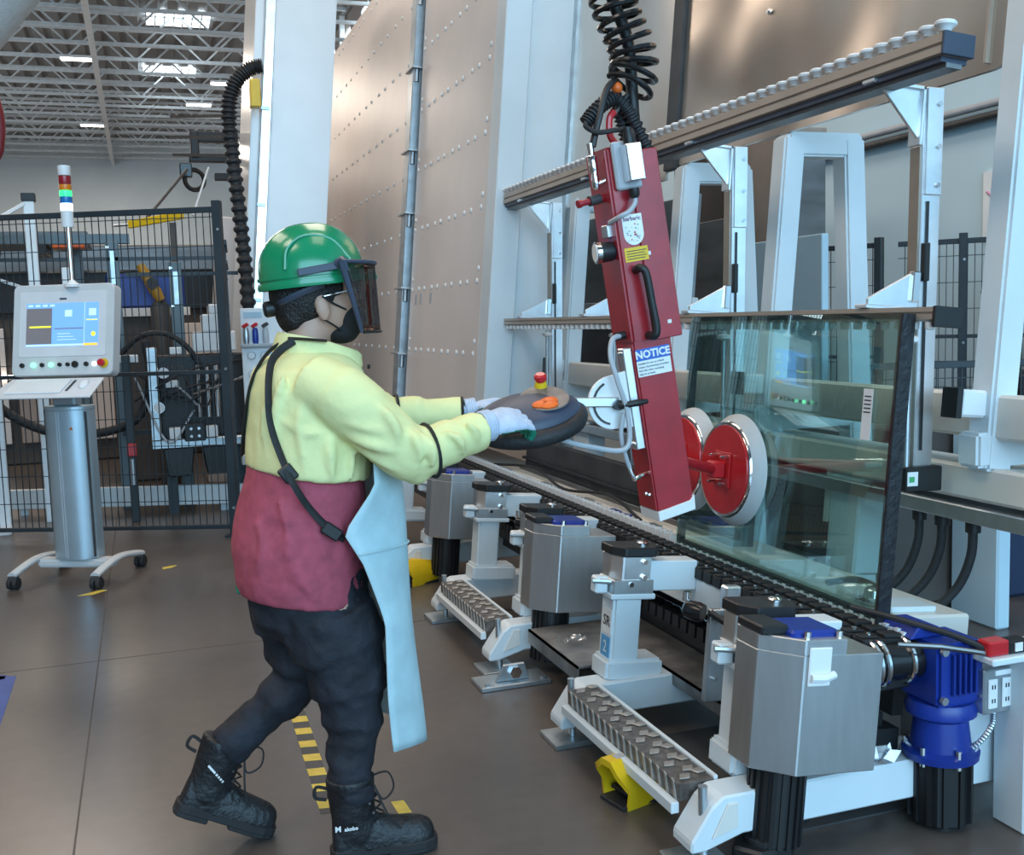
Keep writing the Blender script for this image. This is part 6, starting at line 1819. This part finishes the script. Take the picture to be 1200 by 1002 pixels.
# yellow crane beam
yb = thing('yellow_beam', 'yellow crane boom hanging over the top of the fence', 'beam', (0.2, 10.5, 2.5))
MB().beam((-0.05, 10.6, 2.46), (0.42, 10.3, 2.52), 0.07, 0.05).build('boom', 'yellow_paint', yb, 0.006)
MB().cyl((-0.18, 10.65, 2.455), (-0.05, 10.6, 2.46), 0.012).build('tip', 'zinc', yb, smooth=True)
MB().cyl((0.10, 10.5, 2.50), (0.52, 11.2, 3.05), 0.014).build('stay', 'dark_grey', yb, smooth=True)
MB().bx(0.30, 0.36, 10.4, 10.46, 0, 2.46).build('mast', 'dark_brown', yb)

# next machines down the line on the left of the white column
nm2 = thing('line_machine', 'cream leaning machine side between the fence post and the black hose', 'machine', (0.85, 11.0, 0))
TN = Matrix(((TCO, 0, TS, 0.52), (0, 1, 0, 10.6), (-TS, 0, TCO, 0), (0, 0, 0, 1)))
MB(TN).bx(0.0, 0.22, 0.0, 0.6, 0, 2.55).build('front_box', 'panel_beige', nm2, 0.01)
MB(TN).bx(0.30, 0.42, 0.3, 2.0, 0, 3.6).build('side_panel', 'housing_white', nm2, 0.01)
MB(TN).bx(0.46, 0.56, 0.2, 2.2, 0, 4.2).build('side_panel', 'panel_beige', nm2, 0.01)
MB(TN).bx(0.16, 0.22, -0.06, 0.0, 0.9, 2.0).build('black_rail', 'black', nm2, 0.004)
for k, z_ in enumerate((0.95, 1.35, 1.75)):
    MB(TN).bx(0.20, 0.28, -0.08, 0.0, z_, z_ + 0.16).build('rail_box', ('dark_grey', 'zinc', 'dark_grey')[k], nm2, 0.006)
gh = thing('gripper_head', 'black gripper head on an arm high above the fence', 'machine', (0.75, 11.5, 2.9))
MB().bx(0.58, 1.05, 11.4, 11.5, 3.36, 3.46).build('arm', 'black', gh, 0.006)
MB().bx(0.56, 1.0, 11.4, 11.5, 3.16, 3.22).build('arm', 'black', gh, 0.006)
MB().bx(0.80, 1.05, 11.4, 11.5, 2.98, 3.05).build('arm', 'black', gh, 0.006)
MB().bx(0.58, 0.66, 11.36, 11.5, 3.2, 3.46).build('wrist', 'black', gh, 0.01)
MB().ring(frame((0.60, 11.42, 2.98), (0.3, -1, 0)), 0.10, 0.025, 18, 6).build('ring', 'black', gh, smooth=True)
MB().bx(0.46, 0.58, 11.36, 11.46, 3.0, 3.14).build('block', 'black_gloss', gh, 0.01)
MB().beam((0.74, 11.4, 3.10), (0.56, 11.4, 2.62), 0.02, 0.12).build('slotted_tray', 'housing_white', gh, 0.004)
MB().bx(0.98, 1.06, 11.42, 11.5, 2.0, 3.40).build('hanger', 'housing_white', gh)

# black corrugated energy hose beside the white column
eh = thing('corrugated_hose', 'thick black corrugated hose hanging left of the white column', 'hose', (0.86, 9.35, 1.2))
corrugated([(1.075, 9.20, 3.62), (0.98, 9.22, 3.60), (0.85, 9.22, 3.48), (0.787, 9.22, 3.26), (0.797, 9.19, 2.87), (0.826, 9.15, 2.33), (0.846, 9.11, 1.74), (0.84, 9.10, 1.10)], 0.064, 0.055, 'hose_run', eh)
MB().bx(0.96, 1.04, 9.12, 9.24, 3.28, 3.50).build('yellow_clamp', 'yellow_paint', eh, 0.006)
for z_ in (2.9, 3.05, 3.22):
    MB().beam((0.35, 9.8, z_ + 0.08), (0.80, 9.24, z_), 0.02, 0.02).build('hose_stay', 'steel_dark', eh)

# small gauge panel behind the worker's shoulder
gp2 = thing('gauge_panel', 'white panel of gauges and regulators behind the worker\'s back', 'panel', (0.86, 8.35, 0))
GT = Matrix.Translation((0.86, 8.38, 0)) @ Matrix.Rotation(R(-20), 4, 'Z')
MB(GT).bx(-0.15, 0.17, -0.02, 0.06, 0.60, 1.63).build('panel', 'housing_white', gp2, 0.006)
MB(GT).bx(-0.12, 0.12, 0.0, 0.05, 0.0, 0.60).build('pedestal', 'grey_plastic', gp2, 0.006)
MB(GT).bx(-0.14, 0.17, -0.08, -0.02, 1.335, 1.36).build('shelf', 'grey_plastic', gp2, 0.004)
for k, x_ in enumerate((-0.10, -0.03, 0.05)):
    r_ = MB(GT).lathe([(0.020, 1.36), (0.024, 1.40), (0.022, 1.46), (0.015, 1.48)], (x_, -0.05, 0), n=12).build('regulator', ('zinc', 'blue_paint', 'grey_plastic')[k], gp2, smooth=True)
    MB(GT).box((x_, -0.06, 1.50), (0.05, 0.03, 0.025), Matrix.Rotation(R(-30), 4, 'Y')).build('tap', 'red_bright' if k < 2 else 'dark_grey', r_, 0.004)
for z_ in (1.27, 1.13):
    for x_ in (-0.07, 0.03, 0.12):
        g_ = MB(GT).lathe([(0.030, 0), (0.030, 0.02)], (x_, -0.02, z_), (0, -1, 0), 16).build('gauge', 'grey_plastic', gp2, smooth=True)
        MB(GT).lathe([(0.025, 0.02), (0.025, 0.022)], (x_, -0.02, z_), (0, -1, 0), 16).build('gauge_dial', 'white_plastic', g_)
for x_, z_ in ((-0.06, 1.02), (0.03, 1.02), (-0.05, 0.88)):
    MB(GT).lathe([(0.022, 0), (0.018, 0.025)], (x_, -0.02, z_), (0, -1, 0), 12).build('knob', 'black', gp2, smooth=True)
MB(GT).bx(-0.12, 0.02, -0.024, -0.02, 1.555, 1.60).build('name_plate', mat('pale_blue', (0.45, 0.62, 0.72)), gp2)

# bulkhead corner top left and the red hose at the left edge
e0, e1 = Vector((-0.447, 6.951, 3.418)), Vector((-0.675, 7.0, 3.154))
ed = (e1 - e0).normalized()
upl = Vector((-0.75, 0.0, 0.66))
upl = (upl - ed * upl.dot(ed)).normalized()
dd = thing('roof_duct', 'rough pale duct crossing the upper left corner of the picture', 'duct', e0)
MB().cyl(e0 + upl * 0.45 - ed * 2.0, e0 + upl * 0.45 + ed * 1.6, 0.45, n=40).build('duct_skin', 'rough_white', dd, smooth=True)
for q in (-1.2, 0.9):
    MB().cyl(e0 + upl * 0.45 + ed * q, e0 + upl * 0.45 + ed * (q + 0.03), 0.46, n=40).build('duct_band', 'zinc', dd, smooth=True)
    MB().cyl(e0 + upl * 0.45 + ed * q, e0 + upl * 0.45 + ed * q + Vector((0, 0, 7.2)), 0.01).build('hanger_rod', 'zinc', dd)
rc = thing('red_hose', 'dark red hose hanging at the left edge of the picture', 'hose', (-1.35, 8.6, 2.6))
MB().tube(bez([(-1.20, 9.0, 4.2), (-1.02, 9.0, 3.6), (-0.935, 9.0, 3.27), (-0.908, 9.0, 3.10), (-0.918, 9.0, 2.94), (-0.965, 9.0, 2.80), (-1.20, 9.0, 2.5), (-1.39, 9.0, 2.3)], 36), 0.035, 10).build('hose_run', mat('hose_red', (0.20, 0.012, 0.02), 0.45), rc, smooth=True)
MB().bx(-1.46, -1.34, 8.94, 9.06, 0, 2.3).build('stand_pipe', 'housing_white', rc, 0.006)

# ================================================================== FLOOR MARKS
def mark(name, label, polys, m, cat, group=None):
    t = MB()
    for p in polys:
        t.prism(p, 0.0, 0.0012, 'z')
    return tag(t.build(name, m), label, cat, group)


mark('corner_tape', 'yellow L-shaped corner tape on the floor right of the console', [[(0.03, 6.97), (0.12, 7.00), (0.09, 6.93), (0.03, 6.91)]], 'yellow_tape', 'tape', 'yellow corner tapes')
mark('corner_tape', 'yellow L-shaped corner tape in front of the console caster', [[(-0.44, 6.43), (-0.32, 6.52), (-0.28, 6.50), (-0.36, 6.42)]], 'yellow_tape', 'tape', 'yellow corner tapes')
ht = thing('hazard_tape', 'yellow and grey striped tape running along the floor between the legs', 'tape', (0.47, 3.6, 0))
a0, a1 = Vector((0.50, 4.95, 0)), Vector((0.455, 3.17, 0))
MB().beam(a0 + Vector((0, 0, 0.0004)), a1 + Vector((0, 0, 0.0004)), 0.0008, 0.058, hint=(1, 0, 0)).build('base_tape', 'dark_grey', ht)
for k in range(14):
    c_ = a0.lerp(a1, (k + 0.5) / 14)
    MB().prism([(c_.x - 0.029, c_.y - 0.025), (c_.x + 0.029, c_.y - 0.035), (c_.x + 0.029, c_.y + 0.025), (c_.x - 0.029, c_.y + 0.035)], 0.0008, 0.0016, 'z').build('stripe', 'yellow_tape', ht)
mark('floor_tape', 'single short yellow tape piece on the floor in front of the boot', [[(0.645, 3.17), (0.685, 3.165), (0.69, 3.075), (0.65, 3.08)]], 'yellow_tape', 'tape')
mark('floor_tape', 'blue tape line at the left edge of the floor', [[(-0.70, 5.06), (-0.615, 5.02), (-0.60, 3.4), (-0.66, 3.4)], [(-1.6, 5.06), (-0.66, 5.06), (-0.66, 5.00), (-1.6, 5.00)]], mat('tape_blue', (0.05, 0.09, 0.30), 0.6), 'tape')

# ================================================================== RIGHT BACKGROUND
fence((5.46, 7.00, 0), (4.60, 8.60, 0), 0.06, 1.98, 'mesh_fence', 'black wire-mesh fence section seen between the bracket and the steel panel', posts=(0.0,), bars=(1.1,), m='fence_paint')
fence((5.60, 6.95, 0), (6.9, 5.6, 0), 0.06, 1.98, 'mesh_fence', 'black wire-mesh fence at the right edge behind the white tube frame', posts=(0.25,), bars=(1.25, 0.5), m='fence_paint')
t = thing('wall_poster', 'pale poster with a yellow and pink curve on the blue wall at the right', 'poster', (6.98, 7.1, 2.2))
MB().bx(6.97, 6.995, 6.55, 7.55, 2.02, 2.62).build('sheet', 'housing_white', t)
mat('print_yellow', (0.70, 0.65, 0.10), 0.6, var=0)
mat('print_pink', (0.65, 0.30, 0.45), 0.6, var=0)
MB().tube(bez([(6.966, 7.5, 2.45), (6.966, 7.35, 2.35), (6.966, 7.2, 2.25), (6.966, 7.0, 2.40), (6.966, 6.7, 2.12)], 24), 0.012, 6).build('curve', 'print_pink', t)
MB().bx(6.962, 6.97, 6.6, 7.25, 2.03, 2.22).build('yellow_field', 'print_yellow', t)
t = thing('flower_display', 'bunch of red and yellow flowers behind the fence at the right edge', 'flowers', (6.6, 6.75, 0))
mat('leaf', (0.05, 0.16, 0.04), 0.6, var=0.2)
mat('petal_red', (0.50, 0.05, 0.08), 0.6)
mat('petal_yellow', (0.75, 0.60, 0.10), 0.6)
MB().bx(6.45, 6.75, 6.55, 6.95, 0.0, 0.95).build('planter', 'black', t, 0.02)
me_fl = [MB().sphere((0, 0, 0), 0.045, 0.045, 0.035, 8, 6).mesh('flower', smooth=True) for _ in range(3)]
for q, m_ in zip(me_fl, ('petal_red', 'petal_yellow', 'leaf')):
    q.materials.append(MATS[m_])
MB().cyl((6.6, 6.75, 0.95), (6.6, 6.75, 1.5), 0.03).build('stem', 'leaf', t)
rg = random.Random(5)
for k in range(60):
    a, b, rr = rg.uniform(0, 6.28), rg.uniform(-1, 1), 0.24
    put(('flower', 'flower', 'leaf')[k % 3], me_fl[k % 3], t, (6.6 + rr * math.cos(a) * math.sqrt(1 - b * b), 6.75 + rr * math.sin(a) * math.sqrt(1 - b * b), 1.55 + 0.22 * b))
t = thing('black_crate', 'black crate standing behind the fence at the right edge', 'crate', (6.7, 6.3, 0))
MB().bx(6.52, 6.84, 6.15, 6.5, 0.0, 1.20).build('body', 'black', t, 0.02)
MB().bx(6.50, 6.86, 6.13, 6.52, 1.20, 1.24).build('lid', 'dark_grey', t, 0.01)
t = thing('blue_bin', 'dark blue bin on the floor under the right-hand cables', 'bin', (4.2, 4.6, 0))
MB().bx(4.05, 4.6, 4.2, 5.0, 0.0, 0.62).build('body', mat('navy', (0.02, 0.035, 0.08), 0.5), t, 0.02)
MB().bx(4.03, 4.62, 4.18, 5.02, 0.62, 0.66).build('rim', 'navy', t, 0.01)
t = thing('machine_enclosure', 'pale blue machine side panel behind the black cables at the right', 'panel', (3.66, 3.95, 0))
MB().bx(3.62, 3.70, 3.80, 4.10, 0.0, 1.0).build('side', 'east_wall', t, 0.01)
fence((5.2, 4.9, 0), (3.95, 5.35, 0), 0.06, 1.15, 'mesh_fence', 'low wire-mesh guard seen under the steel channel at the right', posts=(1.0,), m='fence_paint')
t = thing('pipe', 'pair of grey pipes on the pale wall above the right-hand fence', 'pipe', (6.95, 7.0, 3.0))
MB().cyl((6.93, 5.0, 3.18), (6.93, 12.0, 3.18), 0.035).build('pipe_run', 'grey_plastic', t, smooth=True)
MB().cyl((6.93, 5.0, 3.08), (6.93, 12.0, 3.08), 0.035).build('pipe_run', 'dark_grey', t, smooth=True)
